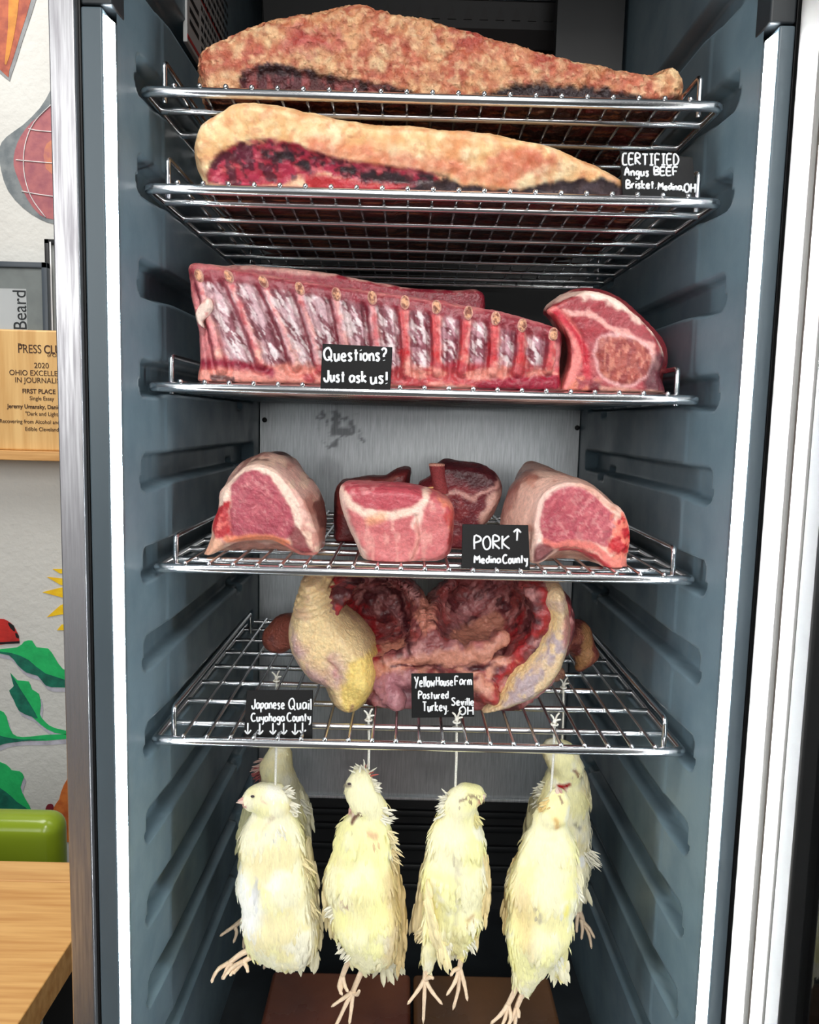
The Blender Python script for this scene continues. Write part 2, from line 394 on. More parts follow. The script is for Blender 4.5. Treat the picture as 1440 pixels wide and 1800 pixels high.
# ---------------------------------------------------------------- the refrigerated cabinet
cab = thing('refrigerated_cabinet', 'tall upright refrigerated display cabinet with open door, ribbed grey liner and bright light strips', 'refrigerator', (0, .25, -1.47))
ZT, ZB = .60, -.85
SLOTS = [.352, .264, .179, .0895, 0, -.0875, -.175, -.261, -.347, -.434, -.521, -.608, -.695]
def wall_x(y): return .2660-.0055*np.clip((y+.065)/.098, 0, 1)-.0012*sst(.033, .040, y)-.0065*np.clip((y-.036)/.47, 0, 1)
def side(sgn):
    ys = np.concatenate([np.arange(-.066, .10, .0025), np.arange(.10, .512, .005)]); zs = np.arange(ZB, ZT+.001, .0022)
    Y, Z = np.meshgrid(ys, zs, indexing='ij'); X = wall_x(Y)
    for s in SLOTS:
        b = np.stack([Y-.215, Z-(s+.0085)], -1); h = np.array([.240-.009, .0150-.009])
        lower = sst(.07, .0, Y)*.004*(Z < s+.004)
        q = np.abs(b)-h; d = np.sqrt((np.maximum(q, 0)**2).sum(-1))+np.minimum(q.max(-1), 0)-.009
        X = X+.0165*(1-sst(-.0035, .0008, d-lower))
        q2 = np.abs(np.stack([Y-.36, Z-(s-.006)], -1))-np.array([.012, .008]); X = X+.006*(1-sst(-.001, .003, q2.max(-1)))
    n, k = X.shape; V = np.stack([sgn*X, Y, Z], -1).reshape(-1, 3); i = np.arange(n*k).reshape(n, k)
    F = np.stack([i[:-1, :-1], i[1:, :-1], i[1:, 1:], i[:-1, 1:]], -1).reshape(-1, 4)
    if sgn > 0: F = F[:, ::-1]
    return V, F
for s in (-1, 1):
    o = mk('side_liner', side(s), M['liner'], cab)
    t = bx((s*.286-.003, -.06, ZB), (s*.286+.003, .53, ZT), 0); mk('side_insulation', t, M['liner_dark'], cab, smooth=False)
    # lamp strip: slanted diffuser with a chamfered top
    def zt(x): return .2885+(x-.2655)*.75
    def strip(sec, zb):
        n = len(sec); V = [(s*x, y, zb) for x, y in sec]+[(s*x, y, zt(x)) for x, y in sec]
        F = [tuple(range(n)), tuple(range(2*n-1, n-1, -1))]+[(i, i+n, (i+1) % n+n, (i+1) % n) for i in range(n)]
        b = bmesh.new(); vs = [b.verts.new(v) for v in V]; [b.faces.new([vs[i] for i in f]) for f in F]; bmesh.ops.recalc_face_normals(b, faces=b.faces[:]); b.verts.index_update()
        VF = (np.array([v.co[:] for v in b.verts]), [tuple(v.index for v in f.verts) for f in b.faces]); b.free(); return VF
    lp = mk('light_strip', strip([(.2655, -.0714), (.2716, -.0748), (.2718, -.0743), (.2657, -.0709)], -.84), M['led'], cab, smooth=False); lp['label'] = 'glowing white light strip'
    mk('strip_housing', strip([(.2655, -.066), (.2656, -.0707), (.2717, -.0741), (.2723, -.062)], -.845), M['frame_grey'], lp, smooth=False)
    to = .2902 if s < 0 else .2860
    lo, hi = sorted((s*.2725, s*to)); mk('frame_trim', bx((lo, -.080, -.95), (hi, -.05, .2975), .002), M['frame_grey'], cab)
    lo, hi = sorted((s*.2648, s*to)); mk('frame_top_trim', bx((lo, -.079, .2990), (hi, -.05, .66), .002), M['liner_dark'], cab)
    lo, hi = sorted((s*(to+.0004), s*.2925)); mk('door_seal_channel', bx((lo, -.079, -.97), (hi, -.04, .45), .0005), M['black'], cab)
    lo, hi = sorted((s*.2925, s*.3135)); mk('steel_front_edge', bx((lo, -.0865, -1.40), (hi, -.03, .68), .0015), M['steel'], cab)
    lo, hi = sorted((s*.3105, s*.3130)); mk('steel_side_panel', bx((lo, -.03, -1.40), (hi, .60, .68), .0005), M['steel'], cab)
# back: steel panel with stains, liner behind and below
gx = np.linspace(-.2515, .2515, 130); gz = np.linspace(-.645, .010, 240); GX, GZ = np.meshgrid(gx, gz, indexing='ij')
V = np.stack([GX, np.full_like(GX, .5), GZ], -1).reshape(-1, 3); i = np.arange(V.shape[0]).reshape(130, 240)
F = np.stack([i[:-1, :-1], i[1:, :-1], i[1:, 1:], i[:-1, 1:]], -1).reshape(-1, 4)
c = paint(V, .5, (176, 180, 182), [dict(c=(96, 98, 100), poly=[(548, 742), (575, 728), (610, 726), (625, 745), (640, 770), (632, 782), (605, 770), (590, 785), (565, 775), (572, 752)], warp=14, ws=60, soft=3, n=(90, .42, .56, 3), a=.8),
    dict(c=(140, 142, 144), n=(12, .55, .75, 8), a=.5)])
bp_ = mk('back_panel', (V, F), M['panel'], cab, smooth=False, col=c)
for px, py in ((465, 738), (1015, 752)):
    q = P(px, py, .498); mk('screw', sph(q, (.004, .002, .004), 12), M['black'], bp_)
mk('panel_lip', bx((-.2515, .494, -.650), (.2515, .5005, -.6445), .001), M['panel'], bp_, col=np.tile(lin((190, 192, 194)), (len(bx((0, 0, 0), (1, 1, 1), .001)[0]), 1)))
mb = MB().add(bx((-.2828, .512, ZB), (.2828, .53, ZT), 0))
for z in (-.68, -.705, -.74, -.775, -.81): mb.add(bx((-.25, .506, z-.006), (.25, .514, z+.006), .003))
mk('back_liner', mb.out(), M['evap'], cab, auto=40)
mk('floor_liner', bx((-.2828, -.06, ZB-.02), (.2828, .53, ZB), .001), M['liner_dark'], cab)
mk('ceiling_liner', bx((-.2828, -.06, ZT), (.2828, .53, ZT+.02), .001), M['evap'], cab)
mk('bottom_rail', bx((-.2905, -.079, -1.0), (.2905, -.05, ZB-.02), .002), M['frame_grey'], cab)
# evaporator housing at the top back: sloping cover, fan guard, row of triangular vents
ev = mk('evaporator_cover', prism([(-.235, .40, ZT-.002), (-.235, .495, ZT-.002), (-.235, .495, .505), (-.235, .445, .505), (-.235, .43, .525)], (.47, 0, 0)), M['evap'], cab, smooth=False)
def evy(z): return .43-.03*(z-.525)/(ZT-.527)-.002
mb = MB()
for k in range(26): mb.add(tube([(-.10+k*.0115, evy(.556), .556), (-.10+k*.0115, evy(.596), .596)], .0008, 5))
for z in (.556, .569, .582, .595): mb.add(tube([(-.11, evy(z), z), (.20, evy(z), z)], .001, 5))
mk('fan_guard', mb.out(), M['chrome'], ev)
mb = MB()
for k in range(14):
    x = -.09+k*.0225; mb.add(prism([(x, evy(.534), .534), (x+.012, evy(.534), .534), (x+.006, evy(.55), .55)], (0, .004, .0)))
mk('vent_hole', mb.out(), M['black'], ev, smooth=False)
mk('duct_plate', bx((.16, .33, .42), (.248, .345, ZT), .001), M['evap'], cab)
# notice sticker on the left side wall near the top
sk = mk('notice_sticker', bx((-.2605, .110, .356), (-.2560, .315, .515), .0005), mat('sticker_paper', (150, 152, 152), .6), cab)
mb = MB(); rr = random.Random(3)
for r_ in range(13):
    z = .500-r_*.0105; y = .165
    while y < .29:
        w = rr.uniform(.004, .014); mb.add(bx((-.2562, y, z-.0024), (-.2557, min(y+w, .305), z+.0024), 0)); y += w+.003
mb.add(prism([(-.2560, .118, .435), (-.2560, .138, .480), (-.2560, .158, .435)], (.0003, 0, 0)))
for z in (.38, .392, .404): mb.add(bx((-.2562, .118, z-.0024), (-.2557, .155, z+.0024), 0))
mk('printed_lines', mb.out(), M['black'], sk, smooth=False)
for z in (.362, .425): mk('red_stripe', bx((-.2562, .110, z-.002), (-.2557, .315, z+.002), 0), mat('red_print', (150, 40, 40), .6), sk, smooth=False)
# door, swung open on the right
door = mk('door', bx((.2842, -.128, -1.0), (.325, -.0875, .46), .004), M['white_plastic'], cab)
door['label'] = 'open glazed door with white frame profile'
mk('frame_groove', bx((.2870, -.1335, -1.0), (.325, -.127, .46), .0005), M['groove'], door)
mk('inner_frame', bx((.2846, -.159, -1.0), (.325, -.1332, .46), .003), M['white_plastic'], door)
mk('gasket', bx((.2848, -.184, -1.0), (.322, -.1585, .46), .003), M['black'], door)
mk('glass_pane', bx((.297, -.66, -.99), (.303, -.182, .45), .0005), M['glass'], door, smooth=False)
mk('outer_frame', bx((.2865, -.74, -1.0), (.325, -.66, .46), .004), M['black'], door)
# liner number mark
fc = bpy.data.curves.new('shelf_number', 'FONT'); fc.body = '20'; fc.size = .012; fc.extrude = .0002
fo = bpy.data.objects.new('shelf_number', fc); COL.objects.link(fo)
q = P(256, 218, .005); fo.rotation_euler = (math.pi/2, 0, math.pi/2); fo.location = (-.2638, .0, q[2]); mk('shelf_number', text_mesh(fo), M['frame_grey'], cab, smooth=False)
# ---------------------------------------------------------------- wire shelves
BARS = [.046, .112, .175, .238, .30, .362, .422]
def make_shelf(label):
    t = thing('wire_shelf', label, 'shelf', (0, 0, 0), 'chromed wire shelves in the cabinet')
    D = .47; w = .2625
    loop = fillet([(-w, 0, 0), (w, 0, 0), (w, D, 0), (-w, D, 0)], .008, 5, True)
    rad = np.where(loop[:, 1] < .004, .0048, .0040)
    mk('outer_frame', tube(loop, rad, 10, True), M['chrome'], t)
    for y in BARS: mk('cross_bar', tube([(-w, y, 0), (w, y, 0)], .0035, 8), M['chrome'], t)
    for k in range(21):
        x = -.234+k*.0234
        mb = MB().add(tube([(x, -.001, .0046), (x, .02, .0050), (x, D+.001, .0050)], .0018, 6)).add(sph((x, -.0015, .0050), .0027, 8))
        mk('wire', mb.out(), M['chrome'], t)
    for s in (-1, 1):
        p = fillet([(s*.246, .010, -.006), (s*.246, .010, .030), (s*.246, .40, .030), (s*.246, .40, 0)], .006, 5)
        mk('side_guard', tube(p, .0026, 8), M['chrome'], t)
    return t
SH = [(.264, .0, -.004, 'top wire shelf holding the large lumpy brisket'), (.179, -.002, -.001, 'second wire shelf from the top, with the pale fat-capped brisket on it'), (0, .013, -.004, 'middle wire shelf seen edge-on, holding the rib rack'),
      (-.175, .006, .001, 'fourth wire shelf with the cut pork pieces and one black card'), (-.347, -.002, 0, 'lowest wire shelf with the turkey on it and quail tied below')]
sh0 = make_shelf(SH[0][3]); ZS = []
for k, (z, dy, dx, lb) in enumerate(SH):
    o = sh0 if k == 0 else copy_tree(sh0)
    o.location = (dx, dy, z); o['label'] = lb; ZS.append(z+.0068)
# ---------------------------------------------------------------- meat
def organic(name, fld, h, material, Yref, base, layers, parent=None, bumps=(), origin=None, sculpt=None, label=None, cat=None, group=None):
    f, lo, hi = fld; V, F = iso(f, lo, hi, h)
    for _ in range(2):                                   # relax the grid steps a little
        A = np.zeros_like(V); n = np.zeros(len(V))
        for a, b in ((0, 1), (1, 2), (2, 3), (3, 0)):
            np.add.at(A, F[:, a], V[F[:, b]]); np.add.at(n, F[:, a], 1); np.add.at(A, F[:, b], V[F[:, a]]); np.add.at(n, F[:, b], 1)
        V = .5*V+.5*A/np.maximum(n, 1)[:, None]
    N = vnorm(V, F); col = paint(V, Yref, base, layers, N)
    d = np.zeros(len(V))
    for amp, sc, seed, ridged in bumps:
        n = fbm(V, sc, seed); d += amp*((1-2*np.abs(n-.5)*2.2) if ridged else (n-.5)*2)
    if sculpt is not None:
        u, v = pr(V[:, 0], np.full(len(V), Yref), V[:, 2]); d += sculpt(u, v, V, N)
    low = V[:, 2].min(); V = V+N*d[:, None]; V[:, 2] = np.maximum(V[:, 2], low)
    o = mk(name, (V, F), material, parent, True, col, origin)
    if label: tag(o, label, cat, group)
    return o
CREAM, SALMON, DARKM = (232, 190, 140), (200, 104, 84), (58, 36, 38)
# --- top shelf: large brisket
O = [(350, 150), (348, 122), (362, 100), (400, 80), (440, 60), (500, 44), (560, 34), (600, 24), (645, 22), (680, 34), (740, 40), (780, 54), (830, 70), (900, 84), (960, 104), (1040, 124), (1100, 134), (1140, 137), (1152, 128), (1172, 127), (1190, 140), (1200, 160), (1198, 182), (1180, 205), (1120, 225), (900, 250), (600, 250), (420, 240), (368, 205)]
bands = [[(425, 142), (450, 130), (490, 128), (560, 138), (620, 150), (680, 164), (740, 176), (740, 190), (640, 186), (560, 180), (440, 178)],
         [(790, 186), (840, 172), (880, 160), (950, 156), (1010, 158), (1080, 170), (1150, 185), (1160, 196), (1000, 196), (800, 196)]]
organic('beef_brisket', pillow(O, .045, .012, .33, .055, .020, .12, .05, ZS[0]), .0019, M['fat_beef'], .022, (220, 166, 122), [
    dict(c=SALMON, n=(26, .42, .62, 1), a=.75), dict(c=(176, 66, 62), n=(40, .55, .72, 4), a=.7), dict(c=(240, 208, 160), n=(34, .54, .68, 9), a=.8), dict(c=(160, 62, 54), n=(150, .54, .66, 2), a=.45), dict(c=(246, 214, 168), n=(170, .55, .66, 6), a=.5),
    dict(c=(190, 70, 84), poly=[(500, 70), (560, 60), (600, 85), (540, 110), (490, 100)], soft=16, warp=20, a=.6),
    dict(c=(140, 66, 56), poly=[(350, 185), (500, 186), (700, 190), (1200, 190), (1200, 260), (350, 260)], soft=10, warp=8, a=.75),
    dict(c=(70, 40, 38), poly=[(350, 205), (1200, 205), (1200, 270), (350, 270)], soft=10, warp=10, a=.85, n=(60, .3, .55, 6, (1, .6, 3))),  # lower rim darkened with painted shade
    dict(c=(92, 46, 52), poly=bands[0], soft=4, warp=8), dict(c=(58, 38, 42), line=[(435, 140), (470, 130), (560, 140), (640, 158), (720, 172)], w=7, soft=4, warp=6),
    dict(c=(176, 96, 96), poly=bands[0], soft=6, warp=8, n=(170, .5, .62, 2, (1, 1, .4)), a=.6),
    dict(c=(50, 38, 42), poly=bands[1], soft=4, warp=8), dict(c=(238, 200, 150), poly=[(1150, 132), (1175, 130), (1198, 150), (1198, 180), (1165, 170)], soft=8, a=.5), dict(c=(74, 36, 30), down=1), dict(c=(196, 128, 92), down=1, n=(70, .56, .64, 14, (.35, 2.6, 1)), a=.8), dict(c=(120, 40, 40), down=1, n=(60, .52, .66, 3, (.5, 1.6, 1)), a=.8)],  # down layers: shade under the meat put into its colour, plus streaks
    bumps=[(.0035, 34, 3, False), (.0022, 130, 5, True), (.0010, 250, 7, False)],
    sculpt=lambda u, v, V, N: -.005*(1-sst(-6, 4, sdp(u, v, np.array(bands[0]))))-.003*(1-sst(-6, 4, sdp(u, v, np.array(bands[1])))),
    label='large lumpy whole brisket with salmon and tan fat, on the top shelf', cat='meat')
# --- second shelf: brisket with pale cap and open red end
O = [(346, 300), (342, 272), (350, 248), (366, 228), (400, 208), (440, 198), (500, 202), (560, 213), (620, 225), (700, 232), (780, 237), (860, 244), (930, 256), (990, 273), (1050, 297), (1092, 316), (1112, 330), (1150, 352), (1185, 372), (1180, 392), (1120, 410), (900, 420), (600, 412), (430, 400), (372, 360)]
red = [(362, 306), (380, 278), (420, 256), (480, 252), (540, 264), (600, 282), (680, 292), (750, 302), (775, 318), (720, 326), (640, 322), (560, 306), (500, 318), (430, 326), (385, 322)]
dk = [(690, 332), (770, 316), (830, 324), (900, 330), (960, 322), (1010, 316), (1060, 316), (1100, 322), (1130, 345), (1120, 372), (900, 372), (700, 352)]
_f, _lo, _hi = pillow(O, .030, .014, .34, .05, .016, .12, .05, ZS[1]); _lo[1] -= .04
def b2(x, y, z): return np.maximum(_f(x, y+.46*np.maximum(z-.190, 0)*sst(.30, .05, y), z), z-.2588+.004*np.cos(x*30))
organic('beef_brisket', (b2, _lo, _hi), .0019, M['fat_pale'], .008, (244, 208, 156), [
    dict(c=(226, 150, 108), n=(30, .5, .7, 21), a=.6), dict(c=(252, 230, 188), n=(22, .48, .62, 24), a=.8), dict(c=(222, 150, 112), n=(150, .56, .66, 2), a=.5),
    dict(c=(206, 88, 74), poly=[(860, 275), (920, 268), (980, 285), (960, 305), (880, 308)], soft=14, warp=14, a=.7),
    dict(c=(226, 120, 100), line=[(560, 262), (700, 285), (800, 300), (900, 320)], w=14, soft=12, warp=10, a=.6),
    dict(c=(244, 190, 160), poly=[(370, 322), (540, 318), (560, 345), (420, 350)], soft=8, warp=8),
    dict(c=(176, 46, 74), poly=red, soft=5, warp=6), dict(c=(78, 22, 42), poly=red, soft=4, n=(150, .5, .58, 31, (1, 1, .8)), a=.9),
    dict(c=(226, 120, 130), poly=red, soft=4, n=(120, .58, .66, 35, (.7, 1, 1.2)), a=.7),
    dict(c=(48, 32, 40), line=[(470, 272), (540, 288), (620, 304), (700, 314), (780, 318)], w=10, soft=6, warp=8, n=(130, .36, .5, 5)),
    dict(c=(190, 52, 62), poly=[(535, 306), (600, 312), (660, 322), (740, 322), (690, 334), (600, 336), (545, 328)], soft=3, warp=3),
    dict(c=(52, 40, 46), poly=dk, soft=4, warp=5), dict(c=(92, 78, 84), poly=dk, soft=4, n=(200, .52, .62, 8), a=.5),
    dict(c=(232, 170, 130), poly=[(360, 342), (560, 345), (640, 352), (560, 385), (400, 380)], soft=8, warp=10),
    dict(c=(84, 44, 38), poly=[(560, 352), (700, 348), (1200, 362), (1200, 430), (420, 430), (440, 385)], soft=8, warp=8),  # painted shade along the bottom of the meat
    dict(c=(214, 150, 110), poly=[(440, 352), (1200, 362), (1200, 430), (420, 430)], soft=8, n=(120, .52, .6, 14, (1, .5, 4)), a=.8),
    dict(c=(220, 70, 76), poly=[(1090, 362), (1185, 365), (1180, 392), (1100, 390)], soft=5, warp=10, n=(120, .45, .6, 3)), dict(c=(74, 36, 30), down=1), dict(c=(196, 128, 92), down=1, n=(70, .56, .64, 14, (.35, 2.6, 1)), a=.8), dict(c=(120, 40, 40), down=1, n=(60, .52, .66, 3, (.5, 1.6, 1)), a=.8)],  # down layers: underside painted dark as shade, with fat and meat streaks
    bumps=[(.0022, 40, 13, False), (.0007, 140, 15, True), (.0004, 260, 17, False)],
    sculpt=lambda u, v, V, N: -.004*(1-sst(-8, 3, sdp(u, v, np.array(red))))-.0035*(1-sst(-8, 3, sdp(u, v, np.array(dk))))+(.0018*(fbm(V, 190, 3)-.5)*2)*(1-sst(-4, 3, sdp(u, v, np.array(red)))),
    label='brisket with smooth pale fat cap and red open end, on the second shelf', cat='meat')
# --- middle shelf: rib rack
ribs = [((352, 486), (392, 650)), ((404, 487), (462, 640)), ((464, 496), (522, 645)), ((527, 508), (566, 650)), ((591, 518), (612, 655)), ((653, 524), (664, 655)), ((710, 532), (714, 660)), ((765, 540), (768, 655)), ((820, 550), (812, 655)), ((868, 560), (864, 655)), ((914, 572), (908, 655)), ((968, 588), (962, 650))]
O = [(340, 500), (338, 474), (356, 466), (404, 474), (464, 484), (527, 496), (591, 506), (653, 514), (710, 522), (765, 530), (820, 540), (868, 548), (914, 560), (965, 576), (984, 592), (980, 640), (984, 700), (980, 730), (360, 730), (350, 690), (358, 640), (357, 600), (350, 560), (344, 530)]
rib_t = thing('rib_rack', 'long rack of beef ribs with bone ends up, on the middle shelf', 'meat', (.0, .07, ZS[2]))
mids = [[((a[0][k]*(1-.5)+b[0][k]*.5), (a[1][k]*.5+b[1][k]*.5)) for k in (0,)] for a, b in zip(ribs[:-1], ribs[1:])]
def ribd(u, v):
    ds = []
    for a, b in ribs:
        c = ((a[0]*.35+b[0]*.65)+2, (a[1]*.35+b[1]*.65)); d, t = dline(u, v, [a, c, b]); ds.append(d)
    return np.min(ds, 0)
def panel_cent(u, v):
    ds = []
    for a, b in zip(ribs[:-1], ribs[1:]):
        p = [((a[0][0]+b[0][0])/2, (a[0][1]+b[0][1])/2+22), ((a[1][0]+b[1][0])/2, (a[1][1]+b[1][1])/2-12)]
        ds.append(dline(u, v, p)[0])
    return np.min(ds, 0)
def rib_sculpt(u, v, V, N):
    front = sst(.2, .7, -N[:, 1])*sst(682, 655, v)*sst(478, 500, v-(u-340)*.165)
    return front*(.0030*(1-sst(0, 13, ribd(u, v)))-.0045*(1-sst(2, 9, np.abs(ribd(u, v)-14)))+.0035*(1-sst(0, 20, panel_cent(u, v))))
lay = [dict(c=(172, 58, 66), n=(40, .45, .65, 2), a=.6), dict(c=(222, 150, 140), n=(70, .56, .7, 7), a=.5)]
for k, (a, b) in enumerate(zip(ribs[:-1], ribs[1:])):
    p = [((a[0][0]+b[0][0])/2, (a[0][1]+b[0][1])/2+24), ((a[1][0]+b[1][0])/2-1, (a[1][1]+b[1][1])/2-16)]
    wd = (b[0][0]-a[0][0])*(.45 if k < 6 else .34)
    lay += [dict(c=(200, 164, 170) if k < 6 else (186, 140, 150), line=p, w=wd, soft=6, warp=5), dict(c=(112, 36, 52), line=p, w=wd*.85, soft=7, warp=5, n=(110, .48, .55, k, (1.9, 1, .55)), rot=-.6, a=.85),
            dict(c=(236, 222, 222), line=p, w=wd*.9, soft=6, n=(190, .53, .59, k+3, (2.0, 1, .5)), rot=-.6, a=.8)]
for k, (a, b) in enumerate(ribs):
    c = ((a[0]*.35+b[0]*.65)+2, (a[1]*.35+b[1]*.65)); cc = (216, 142, 142) if k < 6 else (196, 58, 58)
    lay += [dict(c=(118, 18, 40), line=[(a[0]-9, a[1]+10), (c[0]-10, c[1]), (b[0]-9, b[1])], w=4.5, soft=3, warp=4, a=.9), dict(c=cc, line=[a, c, b], w=3.5 if k < 6 else 7, soft=4, warp=4, a=.8),
            dict(c=(232, 168, 158), line=[(a[0]+5, a[1]+14), (c[0]+6, c[1]), (b[0]+6, b[1])], w=2.5, soft=3, warp=4, a=.75, n=(110, .4, .55, k)), dict(c=(176, 36, 48), line=[a, c, b], w=6, soft=5, warp=6, n=(80, .54, .64, k+2), a=.7), dict(c=(236, 176, 158), line=[((c[0]+b[0])/2+4, (c[1]+b[1])/2), (b[0]+2, b[1]-2)], w=8, soft=6, warp=8, n=(120, .46, .56, k+5), a=.8)]
    if k > 5: lay += [dict(c=(190, 26, 34), line=[c, b], w=10, soft=6, warp=8, n=(90, .42, .6, k), a=.8)]
lay += [dict(c=(136, 40, 54), poly=[(340, 474), (404, 478), (527, 498), (710, 526), (868, 552), (980, 582), (980, 606), (868, 574), (710, 548), (527, 520), (404, 500), (350, 496)], soft=4, warp=4, a=.9),
        dict(c=(222, 142, 128), poly=[(350, 645), (480, 640), (700, 650), (985, 648), (985, 700), (350, 700)], soft=7, warp=8), dict(c=(176, 44, 60), poly=[(350, 645), (985, 645), (985, 705), (350, 705)], soft=6, n=(70, .48, .62, 41, (.7, 1, 1.6)), a=.85),
        dict(c=(150, 28, 52), poly=[(840, 672), (900, 664), (975, 658), (980, 685), (850, 690)], soft=5, warp=4), dict(c=(60, 36, 40), line=[(378, 665), (412, 667)], w=5, soft=2, warp=3, a=.9),
        dict(c=(146, 40, 60), line=[(358, 640), (420, 640), (480, 655)], w=8, soft=6, warp=4), dict(c=(240, 210, 196), poly=[(770, 682), (800, 680), (800, 694), (772, 694)], soft=3),
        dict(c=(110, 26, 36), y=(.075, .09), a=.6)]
organic('rack_body', pillow(O, .05, .022, .095, .022, .010, .025, .02, ZS[2]), .0015, M['rib'], .032, (200, 118, 120), lay, rib_t, bumps=[(.0012, 90, 3, False), (.0006, 240, 5, False)], sculpt=rib_sculpt)
fatp = [(350, 474), (362, 464), (404, 468), (470, 468), (560, 478), (640, 493), (720, 507), (800, 511), (838, 510), (852, 524), (838, 560), (720, 560), (560, 540), (404, 520), (356, 510)]
organic('fat_cap', pillow(fatp, .09, .078, .125, .012, .006, .02, .01, ZS[2]+.05), .0022, M['rib'], .11, (226, 176, 164), [dict(c=(150, 46, 60), poly=[(560, 492), (700, 512), (800, 520), (850, 524), (850, 570), (540, 560)], soft=5, warp=8), dict(c=(160, 60, 70), poly=[(340, 484), (560, 494), (560, 560), (340, 530)], soft=5, warp=5), dict(c=(120, 30, 44), poly=[(720, 514), (850, 514), (850, 560), (720, 560)], soft=6, warp=5, a=.8)], rib_t, bumps=[(.0015, 70, 3, False)])
for k, (a, b) in enumerate(ribs):
    d = np.array(b, float)-a; d /= np.linalg.norm(d); rw, rh = (11, 14) if k else (10, 15)
    ang = math.atan2(d[0], d[1]); ca, sa = math.cos(ang), math.sin(ang)
    pts = [(a[0]+2+rw*.8*math.cos(t)*ca+rh*.95*math.sin(t)*sa, a[1]+2-rw*.8*math.cos(t)*sa*.3+rh*.95*math.sin(t)*ca) for t in np.linspace(0, 2*math.pi, 12, endpoint=False)]
    organic('rib_bone', pillow(pts, .03, .017, .085, .006, .003, .02, .003), .0016, M['bone'], .03, (226, 168, 130), [dict(c=(120, 52, 40), n=(420, .47, .54, k), a=.9), dict(c=(236, 184, 166), line=[tuple(p) for p in sm(pts, 2)]+[tuple(pts[0])], w=2.4, soft=2, a=.85)], rib_t, bumps=[(.0006, 300, k, False)])
# white flap of membrane at the left end
organic('membrane_flap', pillow([(372, 524), (376, 540), (368, 556), (358, 566), (362, 578), (352, 572), (346, 556), (352, 540), (362, 528)], .022, .012, .032, .006, .003, .006, .002), .0016, M['rib'], .02, (232, 206, 192), [dict(c=(210, 150, 140), n=(160, .5, .65, 3))], rib_t)
# --- middle shelf: rib roast
sec_f = [(985, 696), (992, 670), (1000, 645), (1002, 610), (990, 580), (975, 556), (962, 546), (975, 536), (1000, 524), (1030, 512), (1062, 516), (1090, 530), (1115, 552), (1140, 576), (1160, 602), (1168, 630), (1160, 660), (1162, 720), (985, 720)]
sec_b = [(970, 690), (985, 650), (985, 600), (965, 560), (955, 548), (968, 530), (995, 514), (1020, 508), (1060, 512), (1100, 535), (1140, 572), (1166, 605), (1170, 640), (1160, 670), (1155, 720), (975, 720)]
eye = [(1046, 612), (1058, 596), (1085, 592), (1115, 600), (1136, 616), (1140, 642), (1126, 664), (1095, 678), (1066, 668), (1050, 648)]
organic('rib_roast', loft([(.022, sec_f, .002), (.028, sec_f, 0), (.10, sec_b, 0), (.15, sec_b, .006), (.17, sec_b, .02)], ZS[2]), .0017, M['meat'], .03, (158, 52, 60), [
    dict(c=(140, 44, 54), n=(60, .45, .62, 3, (1, 1, 2)), a=.7), dict(c=(206, 120, 118), n=(150, .56, .66, 8, (.6, 1, 1)), a=.45),
    dict(c=(244, 212, 196), line=[(1005, 514), (1046, 518), (1086, 538), (1120, 566), (1146, 594), (1162, 622)], w=15, soft=4, warp=5),
    dict(c=(240, 200, 184), line=[(960, 530), (1000, 512), (1035, 505)], w=6, soft=4, warp=4),
    dict(c=(150, 50, 58), line=[(1004, 538), (1050, 545), (1090, 568), (1130, 600), (1152, 640)], w=16, soft=5, warp=7),
    dict(c=(226, 160, 152), line=[(990, 552), (1030, 552), (1060, 572), (1100, 590), (1140, 610), (1150, 650)], w=5, soft=3, warp=5),
    dict(c=(222, 170, 168), line=[tuple(p) for p in sm(eye, 2)]+[eye[0]], w=5, soft=3, warp=3, a=.8),
    dict(c=(158, 72, 60), poly=eye, soft=3, warp=4), dict(c=(128, 44, 46), poly=eye, n=(150, .48, .58, 5, (1.5, 1, .6)), a=.8), dict(c=(206, 130, 110), poly=eye, n=(240, .58, .64, 6, (1.5, 1, .6)), a=.6),
    dict(c=(228, 130, 124), line=[(965, 548), (990, 566), (1008, 590), (1014, 620), (1008, 650), (996, 680)], w=9, soft=4, warp=3), dict(c=(188, 40, 56), line=[(975, 552), (1000, 578), (1022, 610), (1028, 640), (1030, 664)], w=6, soft=4, warp=3),
    dict(c=(214, 120, 100), poly=[(996, 690), (1004, 672), (1030, 664), (1052, 672), (1050, 690)], soft=3, warp=4, n=(150, .35, .5, 3)), dict(c=(110, 30, 40), poly=[(1034, 676), (1052, 672), (1054, 690), (1036, 692)], soft=3, warp=3),
    dict(c=(70, 30, 40), poly=[(1140, 640), (1165, 620), (1172, 700), (1130, 700)], soft=6, warp=6, a=.85), dict(c=(222, 170, 150), line=[(1055, 684), (1160, 692)], w=4, soft=3, warp=4, a=.6)],
    bumps=[(.0010, 90, 3, False), (.0005, 260, 8, False)], sculpt=lambda u, v, V, N: sst(.3, .8, -N[:, 1])*(-.0025*(1-sst(0, 7, dline(u, v, [(990, 556), (1018, 590), (1026, 640)])[0]))+.0012*(1-sst(-8, 4, sdp(u, v, np.array(eye))))),
    label='rib roast with round brown eye and white fat edge, right of the rib rack', cat='meat')
